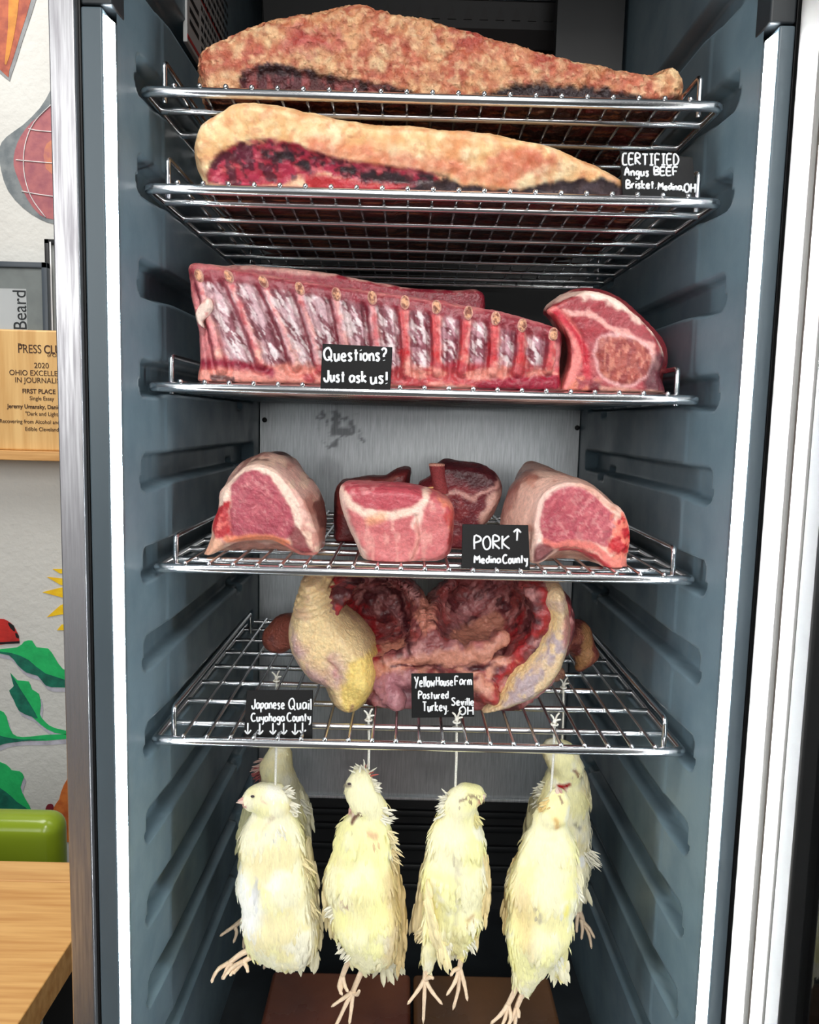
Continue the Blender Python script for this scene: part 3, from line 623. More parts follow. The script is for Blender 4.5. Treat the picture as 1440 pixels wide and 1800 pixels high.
# --- fourth shelf: pork
Z4 = ZS[3]
faceL = [(406, 858), (424, 834), (448, 826), (474, 838), (494, 862), (508, 888), (518, 915), (514, 935), (500, 948), (470, 940), (445, 944), (412, 946), (404, 920), (408, 890)]
organic('pork_loin', loft([(.040, [(357, 980), (370, 948), (374, 920), (384, 895), (386, 865), (404, 846), (428, 822), (452, 815), (480, 822), (508, 845), (530, 880), (545, 920), (556, 950), (554, 974), (528, 976), (505, 962), (480, 950), (445, 950), (415, 955), (390, 966), (366, 984)], .0035), (.048, [(357, 980), (370, 948), (374, 920), (384, 895), (386, 865), (404, 846), (428, 822), (452, 815), (480, 822), (508, 845), (535, 880), (552, 920), (562, 950), (558, 975), (528, 976), (505, 962), (480, 950), (445, 950), (415, 955), (390, 966), (364, 982)], 0),
    (.12, [(392, 920), (398, 855), (422, 815), (460, 795), (500, 800), (535, 825), (560, 860), (573, 900), (572, 940), (560, 990), (500, 990), (420, 990)], 0), (.21, [(420, 900), (428, 835), (450, 802), (480, 787), (510, 792), (530, 815), (548, 850), (552, 900), (545, 980), (430, 980)], .002), (.24, [(420, 900), (428, 835), (450, 802), (480, 787), (510, 792), (530, 815), (548, 850), (552, 900), (545, 980), (430, 980)], .02)], Z4), .0016, M['meat'], .045, (232, 186, 172), [
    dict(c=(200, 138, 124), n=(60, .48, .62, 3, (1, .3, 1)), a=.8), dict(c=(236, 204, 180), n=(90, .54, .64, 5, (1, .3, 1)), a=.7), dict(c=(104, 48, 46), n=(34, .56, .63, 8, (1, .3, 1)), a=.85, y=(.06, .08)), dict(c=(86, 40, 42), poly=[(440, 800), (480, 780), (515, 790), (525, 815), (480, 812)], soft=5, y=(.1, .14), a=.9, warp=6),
    dict(c=(240, 208, 190), line=[(390, 880), (398, 855), (425, 830), (450, 820), (478, 830), (500, 856), (516, 885), (526, 915), (520, 940)], w=7, soft=3, warp=3),
    dict(c=(166, 70, 84), poly=faceL, soft=2.5, warp=3), dict(c=(198, 108, 114), poly=faceL, n=(190, .5, .6, 5, (.45, 1, 1.5)), rot=.7, a=.45), dict(c=(232, 178, 172), poly=faceL, n=(260, .60, .66, 7), a=.25), dict(c=(150, 54, 70), poly=faceL, n=(60, .52, .64, 9), a=.5),
    dict(c=(176, 46, 52), poly=[(380, 895), (404, 880), (406, 930), (415, 945), (390, 945), (374, 930)], soft=3, warp=5), dict(c=(232, 120, 110), poly=[(378, 905), (404, 900), (406, 945), (380, 945)], soft=3, n=(140, .5, .6, 6), a=.8),
    dict(c=(222, 130, 96), line=[(402, 948), (440, 945), (480, 945), (505, 955)], w=6, soft=3, warp=3), dict(c=(236, 180, 150), poly=[(358, 980), (368, 950), (388, 946), (392, 960), (380, 975)], soft=3, warp=3),
    dict(c=(120, 34, 46), poly=[(508, 945), (520, 920), (540, 950), (552, 972), (530, 974)], soft=3, warp=3, a=.9), dict(c=(210, 120, 110), line=[(505, 958), (530, 976), (556, 974)], w=4, soft=2)],
    bumps=[(.0010, 70, 3, False), (.0004, 240, 8, False)], sculpt=lambda u, v, V, N: sst(.4, .8, -N[:, 1])*(-.0015*(1-sst(0, 5, dline(u, v, [(404, 890), (408, 940)])[0])))-.0025*sst(.06, .1, V[:, 1])*sst(.55, .65, fbm(V*np.array([1, .35, 1]), 26, 8)),
    label='pork loin cut leaning up at the left end of the fourth shelf', cat='meat')
faceR = [(948, 930), (950, 900), (962, 872), (985, 856), (1014, 854), (1036, 866), (1056, 884), (1074, 902), (1078, 925), (1066, 945), (1060, 958), (1030, 950), (1000, 948), (970, 955), (955, 948)]
organic('pork_loin', loft([(.026, [(936, 985), (940, 950), (944, 910), (955, 872), (985, 852), (1018, 850), (1046, 864), (1070, 884), (1090, 894), (1102, 918), (1106, 950), (1100, 985), (1104, 1014), (1090, 1016), (1066, 1002), (1040, 980), (1010, 967), (980, 970), (950, 990)], .0035), (.034, [(930, 985), (935, 950), (940, 910), (952, 870), (985, 850), (1020, 848), (1050, 862), (1072, 883), (1092, 893), (1104, 918), (1108, 950), (1102, 985), (1105, 1014), (1090, 1016), (1066, 1002), (1040, 980), (1010, 967), (980, 970), (950, 990)], 0),
    (.11, [(880, 925), (890, 880), (904, 850), (935, 828), (985, 832), (1030, 846), (1060, 868), (1082, 900), (1088, 940), (1075, 990), (1000, 990), (884, 990)], 0), (.22, [(886, 930), (894, 880), (905, 835), (925, 809), (950, 811), (975, 824), (1010, 842), (1040, 875), (1050, 980), (890, 980)], .002), (.25, [(886, 930), (894, 880), (905, 835), (925, 809), (950, 811), (975, 824), (1010, 842), (1040, 875), (1050, 980), (890, 980)], .02)], Z4), .0016, M['meat'], .035, (234, 188, 170), [
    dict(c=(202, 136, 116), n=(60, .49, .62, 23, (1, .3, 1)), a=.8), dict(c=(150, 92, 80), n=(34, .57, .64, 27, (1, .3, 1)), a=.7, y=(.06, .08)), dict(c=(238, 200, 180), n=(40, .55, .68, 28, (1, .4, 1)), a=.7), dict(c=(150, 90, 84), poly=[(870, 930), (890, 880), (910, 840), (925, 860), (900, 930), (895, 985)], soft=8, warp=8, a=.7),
    dict(c=(244, 206, 192), poly=[(936, 985), (938, 930), (948, 875), (985, 850), (1010, 855), (960, 880), (950, 940), (960, 975)], soft=4, warp=3),
    dict(c=(172, 74, 86), poly=faceR, soft=2.5, warp=3), dict(c=(202, 112, 116), poly=faceR, n=(190, .5, .6, 15, (.45, 1, 1.5)), rot=-1.0, a=.45), dict(c=(234, 184, 176), poly=faceR, n=(260, .60, .66, 17), a=.25), dict(c=(152, 56, 70), poly=faceR, n=(60, .52, .64, 19), a=.5),
    dict(c=(214, 116, 106), line=[(955, 950), (975, 958), (1005, 953), (1035, 958), (1062, 975), (1085, 1000)], w=6, soft=3, warp=3), dict(c=(186, 60, 66), line=[(985, 966), (1020, 966), (1055, 985), (1080, 1002)], w=5, soft=3, warp=3),
    dict(c=(110, 34, 46), poly=[(936, 985), (942, 955), (960, 955), (972, 966), (950, 985)], soft=3, a=.9),
    dict(c=(184, 40, 46), poly=[(1062, 955), (1078, 930), (1088, 905), (1104, 918), (1107, 960), (1090, 975), (1070, 970)], soft=3, warp=5), dict(c=(234, 130, 110), poly=[(1070, 905), (1106, 905), (1106, 985), (1066, 985)], soft=3, n=(120, .52, .62, 6), a=.8),
    dict(c=(226, 130, 116), poly=[(1070, 985), (1100, 980), (1105, 1014), (1088, 1014)], soft=3, warp=3)],
    bumps=[(.0010, 70, 13, False), (.0004, 240, 18, False)], sculpt=lambda u, v, V, N: sst(.4, .8, -N[:, 1])*(.0028*(fbm(V, 160, 4)-.5)*2*(1-sst(0, 8, sdp(u, v, np.array([(1070, 900), (1106, 900), (1106, 1014), (1070, 1000)]))))),
    label='pork loin cut behind the PORK card at the right end of the fourth shelf', cat='meat')
cen = [(596, 878), (598, 856), (612, 848), (660, 850), (710, 852), (755, 862), (786, 876), (799, 896), (797, 935), (793, 970), (770, 986), (720, 994), (690, 1000), (660, 1000), (640, 985), (625, 955), (608, 915)]
organic('pork_shoulder_cut', pillow(cen, .05, .030, .118, .03, .010, .04, .03, Z4), .0016, M['meat'], .042, (206, 116, 116), [
    dict(c=(190, 92, 96), n=(60, .46, .62, 43, (.7, 1, 1.4)), a=.7), dict(c=(226, 160, 150), n=(110, .56, .66, 45, (1.4, 1, .5)), a=.6),
    dict(c=(184, 78, 88), poly=[(606, 852), (660, 850), (720, 854), (768, 868), (744, 884), (700, 896), (660, 898), (630, 884)], soft=3, warp=4), dict(c=(216, 140, 140), poly=[(610, 852), (660, 852), (660, 872), (620, 870)], soft=5, warp=5, n=(150, .45, .6, 3), a=.7),
    dict(c=(244, 208, 190), line=[(600, 862), (616, 884), (645, 900), (690, 904), (728, 892), (745, 880), (750, 866)], w=7, soft=4, warp=4), dict(c=(240, 204, 190), line=[(598, 872), (606, 905), (624, 945), (640, 982)], w=7, soft=4, warp=3),
    dict(c=(240, 204, 190), line=[(738, 888), (736, 905), (728, 920)], w=7, soft=4, warp=3), dict(c=(222, 150, 140), line=[(728, 920), (736, 945), (722, 975), (730, 990)], w=3.5, soft=3, warp=5), dict(c=(236, 170, 120), line=[(652, 912), (672, 906)], w=8, soft=7, a=.6),
    dict(c=(220, 130, 108), poly=[(752, 866), (790, 878), (800, 900), (797, 940), (788, 935), (776, 890)], soft=4, warp=6, n=(110, .38, .52, 6)), dict(c=(178, 46, 50), poly=[(780, 885), (800, 900), (796, 975), (784, 965)], soft=4, warp=6, n=(110, .45, .6, 9), a=.8)],
    bumps=[(.0014, 60, 33, False), (.0005, 240, 8, False)], sculpt=lambda u, v, V, N: -.003*(1-sst(0, 6, dline(u, v, [(732, 905), (738, 945), (724, 985)])[0]))*sst(.3, .8, -N[:, 1]),
    label='pink pork shoulder piece with white fat seams in the centre of the fourth shelf', cat='meat')
bl = [(592, 985), (588, 930), (588, 875), (596, 850), (620, 842), (650, 838), (676, 838), (690, 828), (705, 823), (722, 826), (720, 850), (716, 900), (716, 985)]
organic('pork_shank', pillow(bl, .18, .155, .25, .03, .01, .04, .02, Z4), .002, M['meat'], .18, (116, 44, 46), [dict(c=(150, 66, 62), n=(70, .5, .64, 3), a=.7), dict(c=(70, 26, 30), n=(50, .55, .66, 8), a=.8), dict(c=(176, 110, 100), line=[(596, 852), (640, 842), (660, 850), (700, 838)], w=3, soft=3, warp=5, a=.7)], bumps=[(.002, 60, 3, False), (.0006, 200, 5, False)],
    label='dark red pork piece half hidden behind the centre pork shoulder', cat='meat')
br = [(742, 985), (736, 900), (732, 862), (742, 845), (756, 838), (768, 815), (785, 808), (810, 812), (845, 816), (872, 832), (882, 856), (877, 885), (862, 910), (846, 930), (830, 985)]
sk_ = organic('pork_shank', pillow(br, .155, .125, .22, .035, .012, .05, .03, Z4), .0018, M['meat'], .15, (112, 38, 46), [dict(c=(150, 60, 62), n=(70, .5, .64, 13), a=.6), dict(c=(60, 24, 30), poly=[(765, 815), (800, 810), (850, 818), (876, 840), (850, 852), (800, 840)], soft=8, warp=8, a=.8),
    dict(c=(214, 160, 150), line=[(780, 866), (800, 858), (830, 872), (858, 856), (876, 846)], w=4, soft=3, warp=6), dict(c=(224, 176, 162), poly=[(850, 880), (880, 855), (875, 895), (850, 930), (835, 940)], soft=5, warp=5), dict(c=(206, 130, 118), line=[(772, 868), (782, 880), (778, 910)], w=7, soft=4, warp=5)], bumps=[(.002, 60, 23, False), (.0006, 200, 5, False)],
    label='dark pork shank with upright round bone, standing behind the PORK card', cat='meat')
b0, b1 = P(768, 818, .128), P(775, 868, .128)
mk('shank_bone', tube([b0, b0*.6+b1*.4, b1], [.0088, .0078, .0095], 20), M['bone'], sk_, col=np.tile(lin((150, 56, 58)), (60, 1)), auto=50)
mk('bone_rim', MB().add(tube([b0+np.array([math.cos(t)*.0075, math.sin(t)*.0075, .0004]) for t in np.linspace(0, 2*math.pi, 24, endpoint=False)], .0018, 6, True), (224, 160, 140)).out(), M['bone'], sk_, col=np.tile(lin((224, 160, 140)), (144, 1)))
tag(mk('wooden_skewer', tube([P(716, 862, .10), P(762, 857, .10)], .0011, 6), M['shelfwood']), 'thin wooden skewer sticking out between the pork shoulder and the shank bone', 'skewer')
# --- fifth shelf: turkey carcass
Z5 = ZS[4]
tk = thing('turkey_carcass', 'opened turkey with yellow skin and dark cavity, on the lowest wire shelf', 'turkey', (0, .16, Z5))
cav = [(575, 1055), (590, 1022), (640, 1014), (700, 1026), (738, 1056), (747, 1086), (760, 1068), (796, 1036), (850, 1016), (930, 1014), (975, 1030), (990, 1080), (965, 1150), (930, 1195), (880, 1225), (820, 1236), (760, 1240), (700, 1240), (640, 1200), (600, 1140)]
fc_, lo, hi = pillow(cav, .15, .085, .26, .03, .006, .06, .03, Z5)
cL, cR, cD = P(668, 1092, .10), P(850, 1082, .10), P(745, 1196, .07)
eL, eR = P(690, 1172, .085), P(880, 1150, .085)
def fcav(x, y, z):
    g = fc_(x, y, z)
    g = np.maximum(g, -ell(x, y, z, cL, (.050, .10, .044))); g = np.maximum(g, -ell(x, y, z, cR, (.058, .11, .048)))
    pts = [(655, 1170), (700, 1160), (740, 1152), (790, 1150), (845, 1144), (885, 1122)]
    for a, b in zip(pts[:-1], pts[1:]): g = smin(g, rcone(x, y, z, P(*a, .088), P(*b, .088), .0052, .0052), .012)
    g = smin(g, rcone(x, y, z, P(745, 1080, .15), P(742, 1150, .10), .010, .010), .012)
    for a, b in (((680, 1200), (697, 1236)), ((700, 1185), (725, 1195)), ((840, 1205), (862, 1225))): g = smin(g, rcone(x, y, z, P(*a, .085), P(*b, .075), .012, .008), .008)
    return np.maximum(g, Z5-z)
ribl = []
for k in range(5):
    ribl.append(dict(c=(176, 120, 122), line=[(628+14*k, 1040+8*k), (660+14*k, 1085+9*k), (700+8*k, 1120+7*k)], w=3, soft=4, warp=6, a=.55))
    ribl.append(dict(c=(176, 120, 122), line=[(930-20*k, 1035+4*k), (890-18*k, 1080+6*k), (820-10*k, 1130+2*k)], w=3, soft=4, warp=6, a=.55))
organic('cavity', (fcav, [lo[0], .06, lo[2]], hi), .0018, M['meat'], .10, (138, 74, 74), [dict(c=(92, 40, 46), n=(44, .45, .6, 3), a=.85), dict(c=(198, 140, 136), n=(80, .55, .64, 8, (1.4, 1, .7)), rot=.5, a=.7), dict(c=(58, 20, 26), n=(60, .58, .66, 21), a=.8), dict(c=(160, 64, 60), n=(70, .58, .66, 26), a=.5), *ribl,
    dict(c=(70, 26, 32), line=[(700, 1070), (716, 1110), (722, 1135)], w=5, soft=4, warp=4), dict(c=(196, 132, 112), line=[(660, 1168), (740, 1150), (850, 1142), (890, 1120)], w=11, soft=5, warp=5), dict(c=(90, 36, 40), line=[(690, 1160), (740, 1158), (780, 1160)], w=3, soft=2, warp=4),
    dict(c=(176, 120, 130), poly=[(660, 1180), (740, 1180), (740, 1240), (680, 1240)], soft=6, warp=8, a=.7), dict(c=(180, 36, 42), a=.7, line=[(945, 1030), (960, 1060), (945, 1100), (915, 1135), (880, 1180), (855, 1210)], w=8, soft=8, warp=12, n=(70, .38, .52, 4)), dict(c=(160, 38, 42), line=[(580, 1030), (600, 1075), (640, 1125), (660, 1150)], w=8, soft=8, warp=12, n=(70, .38, .52, 9)),
    dict(c=(204, 134, 116), poly=[(738, 1060), (760, 1064), (760, 1100), (742, 1110)], soft=4, warp=6), dict(c=(214, 150, 128), poly=[(730, 1165), (900, 1150), (880, 1205), (740, 1185)], soft=8, warp=8, n=(60, .42, .56, 12))],
    tk, bumps=[(.0042, 42, 3, True), (.0030, 80, 9, False), (.0012, 170, 5, True)], sculpt=lambda u, v, V, N: .0022*sum((1-sst(0, 6, dline(u, v, L['line'])[0])) for L in ribl))
skl = [(522, 1052), (536, 1016), (562, 1014), (580, 1030), (590, 1055), (606, 1084), (632, 1110), (655, 1140), (665, 1172), (660, 1205), (642, 1232), (622, 1245), (600, 1240), (582, 1224), (572, 1200), (548, 1188), (528, 1164), (512, 1136), (508, 1110), (514, 1080)]
organic('left_breast_skin', pillow(skl, .10, .056, .20, .06, .016, .06, .02, Z5), .0016, M['skin'], .075, (226, 200, 152), [dict(c=(198, 160, 134), n=(40, .5, .66, 3, (1, 1, 1.5)), a=.7), dict(c=(176, 140, 150), line=[(512, 1110), (530, 1160), (570, 1195)], w=12, soft=10, warp=8, a=.7), dict(c=(240, 214, 160), n=(50, .55, .66, 8), a=.6),
    dict(c=(236, 208, 122), poly=[(612, 1160), (640, 1150), (664, 1165), (660, 1205), (640, 1232), (615, 1242), (600, 1225), (606, 1190)], soft=6, warp=5), dict(c=(190, 150, 170), poly=[(580, 1150), (606, 1150), (606, 1190), (588, 1190)], soft=12, warp=10, a=.5), dict(c=(186, 96, 104), line=[(584, 1150), (594, 1176)], w=3, soft=5, warp=6, a=.5),
    dict(c=(176, 36, 40), line=[(578, 1024), (592, 1056), (612, 1086), (640, 1112), (658, 1140)], w=6, soft=4, warp=5), dict(c=(150, 100, 90), line=[(622, 1230), (618, 1242)], w=3, soft=2, a=.7)],
    tk, bumps=[(.0016, 60, 3, False), (.0006, 200, 7, True)], sculpt=lambda u, v, V, N: .0016*np.sin(v*.55+u*.1+6*fbm(V, 50, 3))*(1-sst(1060, 1100, v))+.0045*(1-sst(0, 26, np.hypot(u-632, v-1195)))-.002*(1-sst(0, 5, dline(u, v, [(575, 1150), (600, 1175), (604, 1220)])[0])))
skr = [(950, 1050), (958, 1026), (980, 1022), (994, 1045), (1000, 1080), (1000, 1112), (990, 1150), (972, 1186), (940, 1215), (900, 1234), (860, 1245), (836, 1246), (846, 1226), (874, 1204), (890, 1176), (920, 1146), (944, 1112), (958, 1080)]
organic('right_breast_skin', pillow(skr, .10, .060, .20, .06, .014, .06, .02, Z5), .0016, M['skin'], .08, (222, 196, 156), [dict(c=(190, 160, 150), n=(40, .5, .66, 13, (1, 1, 1.5)), a=.7), dict(c=(166, 150, 166), poly=[(900, 1150), (980, 1100), (985, 1160), (930, 1215), (880, 1225)], soft=14, warp=10, n=(90, .45, .58, 5), a=.8), dict(c=(236, 208, 150), line=[(968, 1080), (940, 1140), (900, 1185), (870, 1225)], w=9, soft=6, warp=5),
    dict(a=.6, c=(160, 50, 50), line=[(952, 1040), (958, 1080), (942, 1112), (916, 1146), (884, 1178), (850, 1222)], w=4, soft=5, warp=9), dict(c=(176, 96, 104), poly=[(985, 1080), (1002, 1080), (1000, 1120), (985, 1130)], soft=6, a=.7)],
    tk, bumps=[(.0016, 60, 13, False), (.0006, 200, 17, True)])
def wingf(pts, rad, Y):
    p = [P(a, b, Y+dy) for a, b, dy in pts]
    def f(x, y, z):
        g = None
        for i in range(len(p)-1):
            d = rcone(x, y, z, p[i], p[i+1], rad[i], rad[i+1]); g = d if g is None else smin(g, d, .006)
        return np.maximum(g, Z5-z)
    q = np.array(p); r = max(rad)+.008; return f, q.min(0)-r, q.max(0)+r
organic('wing', wingf([(540, 1100, 0), (505, 1108, .02), (488, 1122, .02)], [.018, .020, .019], .19), .0022, M['skin'], .19, (150, 84, 70), [dict(c=(110, 58, 54), n=(60, .45, .62, 3)), dict(c=(190, 120, 90), n=(90, .58, .7, 6), a=.6)], tk, bumps=[(.0015, 90, 3, False)])
organic('wing', wingf([(985, 1120, 0), (1012, 1118, .02), (1030, 1150, .02), (1020, 1172, .02)], [.018, .020, .015, .007], .19), .0022, M['skin'], .19, (160, 96, 78), [dict(c=(120, 60, 58), n=(60, .45, .62, 13)), dict(c=(200, 150, 100), line=[(1032, 1110), (1034, 1150), (1018, 1178)], w=9, soft=4, warp=5, a=.8)], tk, bumps=[(.0015, 90, 13, False)])
organic('neck_flap', wingf([(980, 1185, 0), (962, 1225, -.02), (936, 1254, -.04)], [.010, .011, .005], .20), .002, M['skin'], .18, (186, 140, 116), [dict(c=(140, 90, 84), n=(80, .5, .62, 3))], tk, bumps=[(.001, 90, 3, False)])
# ---------------------------------------------------------------- hand-lettered cards
G = {'A': '0,0 3,10 6,0;1,4 5,4', 'B': '0,0 0,10 4,9.5 4.5,7 0,5 5,4 5.2,1 0,0', 'C': '6,9 3.5,10 .8,8 0,4 1.5,.8 4,0 6.5,1.4', 'D': '0,0 .3,10 4,8.5 5.5,5 4,1 0,0', 'E': '5,10 0,9.6 0,0 5,.2;0,5 4,5', 'F': '5,10 0,9.8 0,0;0,5 4,5',
     'H': '0,0 .3,10;5.5,0 5.2,10;.2,5 5.4,5.3', 'I': '0,10 4,10;2,10 2,0;0,0 4,0', 'J': '4.6,10 4.6,3 3.6,.4 1.8,0 .3,1.6 .1,3.4', 'K': '0,0 .3,10;5.5,10 .4,5 6,0', 'M': '0,0 1,10 3.6,4 6.4,10 7.4,0', 'O': '3,10 .6,8 0,4.5 1.2,.8 3.4,0 5.6,2 6,6 4.6,9.3 3,10', 'P': '0,0 .2,10 4.5,9.2 5,6.6 .2,4.8',
     'Q': '3.4,10 .8,8 0,4.5 1.4,.8 4,.2 6.4,2.6 6.6,6.4 5,9.4 3.4,10;4,3 7.5,-1', 'R': '0,0 .2,10 4.5,9.2 4.6,6.4 .2,5 5.4,0', 'S': '5,9 2.6,10 .5,7.8 4.6,3.4 3,0 0,1', 'T': '0,10 6,9.8;3,10 3,0', 'Y': '0,10 2.6,5 ;5.6,10 1.6,-1.5', 'L': '.2,10 0,0 5,.4', '[': '4,10 .2,9.4 0,.4 4.6,0',
     'a': '4.4,5.6 1.4,6 0,3 1.4,.2 4,2 4.4,5.6 4.6,.4', 'c': '4,5.4 1.6,6 0,3 1.6,.2 4.2,1', 'd': '4,5 1.6,5.8 0,2.8 1.6,.2 4,2;4,10 4.2,.2', 'e': '0,3 4,3.6 2.6,6 .6,4.8 .2,1.6 2.2,.1 4.4,1', 'g': '4,5.4 1.6,6 .2,3.6 1.6,1.6 4,3.4;4.2,6 4,-2.6 1.6,-3.6 .2,-2.2', 'h': '0,10 .2,0;.2,4 2.4,6 3.8,4.4 4,0', 'i': '.5,5.8 .5,0;.5,8.4 .6,8',
     'k': '0,10 .2,0;3.6,6 .3,2.8 4,0', 'l': '.4,10 .5,0', 'm': '0,5.8 .1,0;.1,4 1.6,6 2.8,4 2.8,0;2.8,4 4.4,6 5.6,4 5.7,0', 'n': '0,5.8 .2,0;.2,4 2.2,6 3.7,4 3.9,0', 'o': '2,6 .2,4 .4,1.2 2,0 3.8,1.6 3.8,4.4 2,6', 'p': '0,5.8 .3,-3.6;.2,4.6 2.4,6 4,4 2.6,1 .4,1', 'q': '', 'r': '0,5.8 .2,0;.2,3.8 1.6,5.6 3.2,5.4', 's': '3.4,5.4 1.4,6 .4,4.6 3,2 1.8,0 0,.8',
     't': '1.6,9 1.6,0;0,6 3.4,6.2', 'u': '0,5.8 .4,.8 2,0 3.6,2 3.8,5.8 4.2,0', 'v': '0,5.8 1.8,0 3.6,6', 'w': '0,5.8 1.2,0 2.6,4 4,0 5.4,6', 'y': '0,5.8 .8,2.6 2.6,2.4;4,6 3.4,-2.4 1.4,-3.4', '.': '.3,.6 .9,.2', ',': '.8,.8 0,-1.8', '?': '0,8.4 1.8,10 4,9 3.6,6.6 2,5 2,3;2,.6 2.1,.2', '!': '.6,10 .5,3;.5,.6 .6,.2', '^': '2,0 2.2,10;0,7.4 2.2,10 4.4,7', '|': '2,10 2,0;.2,3 2,0 4,3.4'}
def letter_lines(text, x, y, size, rnd, sp=2.1):
    out = []; k = size/10
    for ch in text:
        if ch == ' ': x += 3.4*k; continue
        w = 0; jy = rnd.uniform(-.35, .35)
        for s in G[ch].split(';'):
            p = [tuple(map(float, a.split(','))) for a in s.split()]
            if not p: continue
            w = max(w, max(a[0] for a in p)); out.append([(x+a*k+rnd.uniform(-.1, .1)*k, y-(b+jy)*k) for a, b in p])
        x += (w+sp)*k
    return out, x
def make_card(label, quad, Yb, Yt, lines, zs, stroke=2.1, seed=1):
    # quad: outline as seen in the photograph (tl, tr, br, bl); bottom edge at depth Yb, top edge at Yt
    tl, tr, br_, bl_ = [P(q[0], q[1], Y) for q, Y in zip(quad, (Yt, Yt, Yb, Yb))]
    dz = max(zs-min(br_[2], bl_[2]), 0)*0
    org = (bl_+br_)/2; t = thing('card_sign', label, 'sign', org, 'black hand-lettered cards')
    nrm = np.cross(br_-bl_, tl-bl_); nrm /= np.linalg.norm(nrm)
    if nrm[1] > 0: nrm = -nrm
    b = bmesh.new(); vs = [b.verts.new(p+nrm*s) for s in (0, -.0022) for p in (tl, tr, br_, bl_)]
    for f in ((0, 1, 2, 3), (7, 6, 5, 4), (0, 4, 5, 1), (1, 5, 6, 2), (2, 6, 7, 3), (3, 7, 4, 0)): b.faces.new([vs[i] for i in f])
    bmesh.ops.recalc_face_normals(b, faces=b.faces[:]); bmesh.ops.bevel(b, geom=b.edges[:], offset=.0005, segments=2, affect='EDGES', profile=.5); b.verts.index_update()
    mk('plate', (np.array([v.co[:] for v in b.verts]), [tuple(v.index for v in f.verts) for f in b.faces]), M['card'], t); b.free()
    # foot that props the card up
    mid = (bl_+br_)/2; mk('foot', bx(mid+np.array([-.012, .001, 0]), mid+np.array([.012, .016, .0014]), .0004), M['card'], t)
    mb = MB(); rnd = random.Random(seed)
    ex, ey = np.array(quad[1])-quad[0], np.array(quad[3])-quad[0]
    for text, x0, x1, y0, size in lines:                 # x0..x1: extent of the line, y0: base line, all in photo pixels
        L, xe = letter_lines(text, 0, 0, size, rnd); k = (x1-x0)/max(xe-.2*size, 1)
        sl = .2*(quad[1][1]-quad[0][1])/(quad[1][0]-quad[0][0])
        for p in L:
            q = []
            for a, b_ in p:
                px = x0+a*k; py = y0+b_+(px-x0)*sl
                d = CM.T@np.array([(px-720)/FOC, (py-900)/FOC, 1]); s = ((bl_-CC)@nrm)/(d@nrm); q.append(CC+s*d+nrm*.0004)
            q = sm(q, 3, False) if len(q) > 2 else np.array(q); mb.add(tube(q, stroke*.5*mpp(Yb), 6))
    mk('lettering', mb.out(), M['ink'], t); return t
make_card('black card lettered CERTIFIED Angus BEEF, at the right end of the pale brisket', [(1090, 264), (1218, 276), (1225, 351), (1095, 347)], .0065, .0085, [('[ERTIFIED', 1095, 1193, 289, 19), ('Angus', 1098, 1140, 309, 14), ('BEEF', 1150, 1191, 308, 14), ('Brisket.', 1101, 1153, 331, 14), ('Medina,', 1157, 1201, 334, 12), ('OH', 1203, 1222, 338, 15)], ZS[1], 3.3, 1)
make_card('black card lettered Questions? Just ask us!, leaning on the rib rack', [(567, 604), (690, 610), (686, 692), (563, 685)], .0085, .0105, [('Questions?', 570, 679, 634, 22), ('Just', 570, 606, 671, 20), ('ask', 615, 644, 672, 19), ('us!', 652, 680, 674, 21)], ZS[2], 4.0, 2)
make_card('black card lettered PORK with an up arrow, on the fourth shelf', [(813, 921), (929, 923), (932, 1002), (811, 999)], .020, .030, [('PORK', 834, 896, 965, 23), ('^', 903, 916, 951, 20), ('Medina', 834, 880, 990, 13), ('County', 884, 927, 990, 15)], ZS[3], 3.6, 3)
make_card('black card lettered Yellow House Farm Pastured Turkey, propped before the turkey', [(723, 1184), (832, 1183), (834, 1260), (724, 1262)], .046, .055, [('Yellow', 729, 764, 1207, 18), ('House', 767, 796, 1205, 15), ('Farm', 800, 829, 1204, 15), ('Pastured', 736, 788, 1228, 13), ('Turkey.', 743, 788, 1250, 16), ('Seville', 794, 833, 1240, 13), ('OH', 808, 832, 1256, 14)], ZS[4], 3.0, 4)
make_card('black card lettered Japanese Quail with six down arrows, on the lowest shelf', [(434, 1213), (550, 1213), (549, 1299), (428, 1298)], .014, .026, [('Japanese', 443, 500, 1246, 17), ('Quail', 508, 547, 1247, 19), ('Cuyahoga', 442, 500, 1268, 14), ('County', 505, 546, 1268, 15)]+[('|', x-6, x+6, 1290, 19) for x in (436, 457, 480, 499, 519, 532)], ZS[4], 3.0, 5)
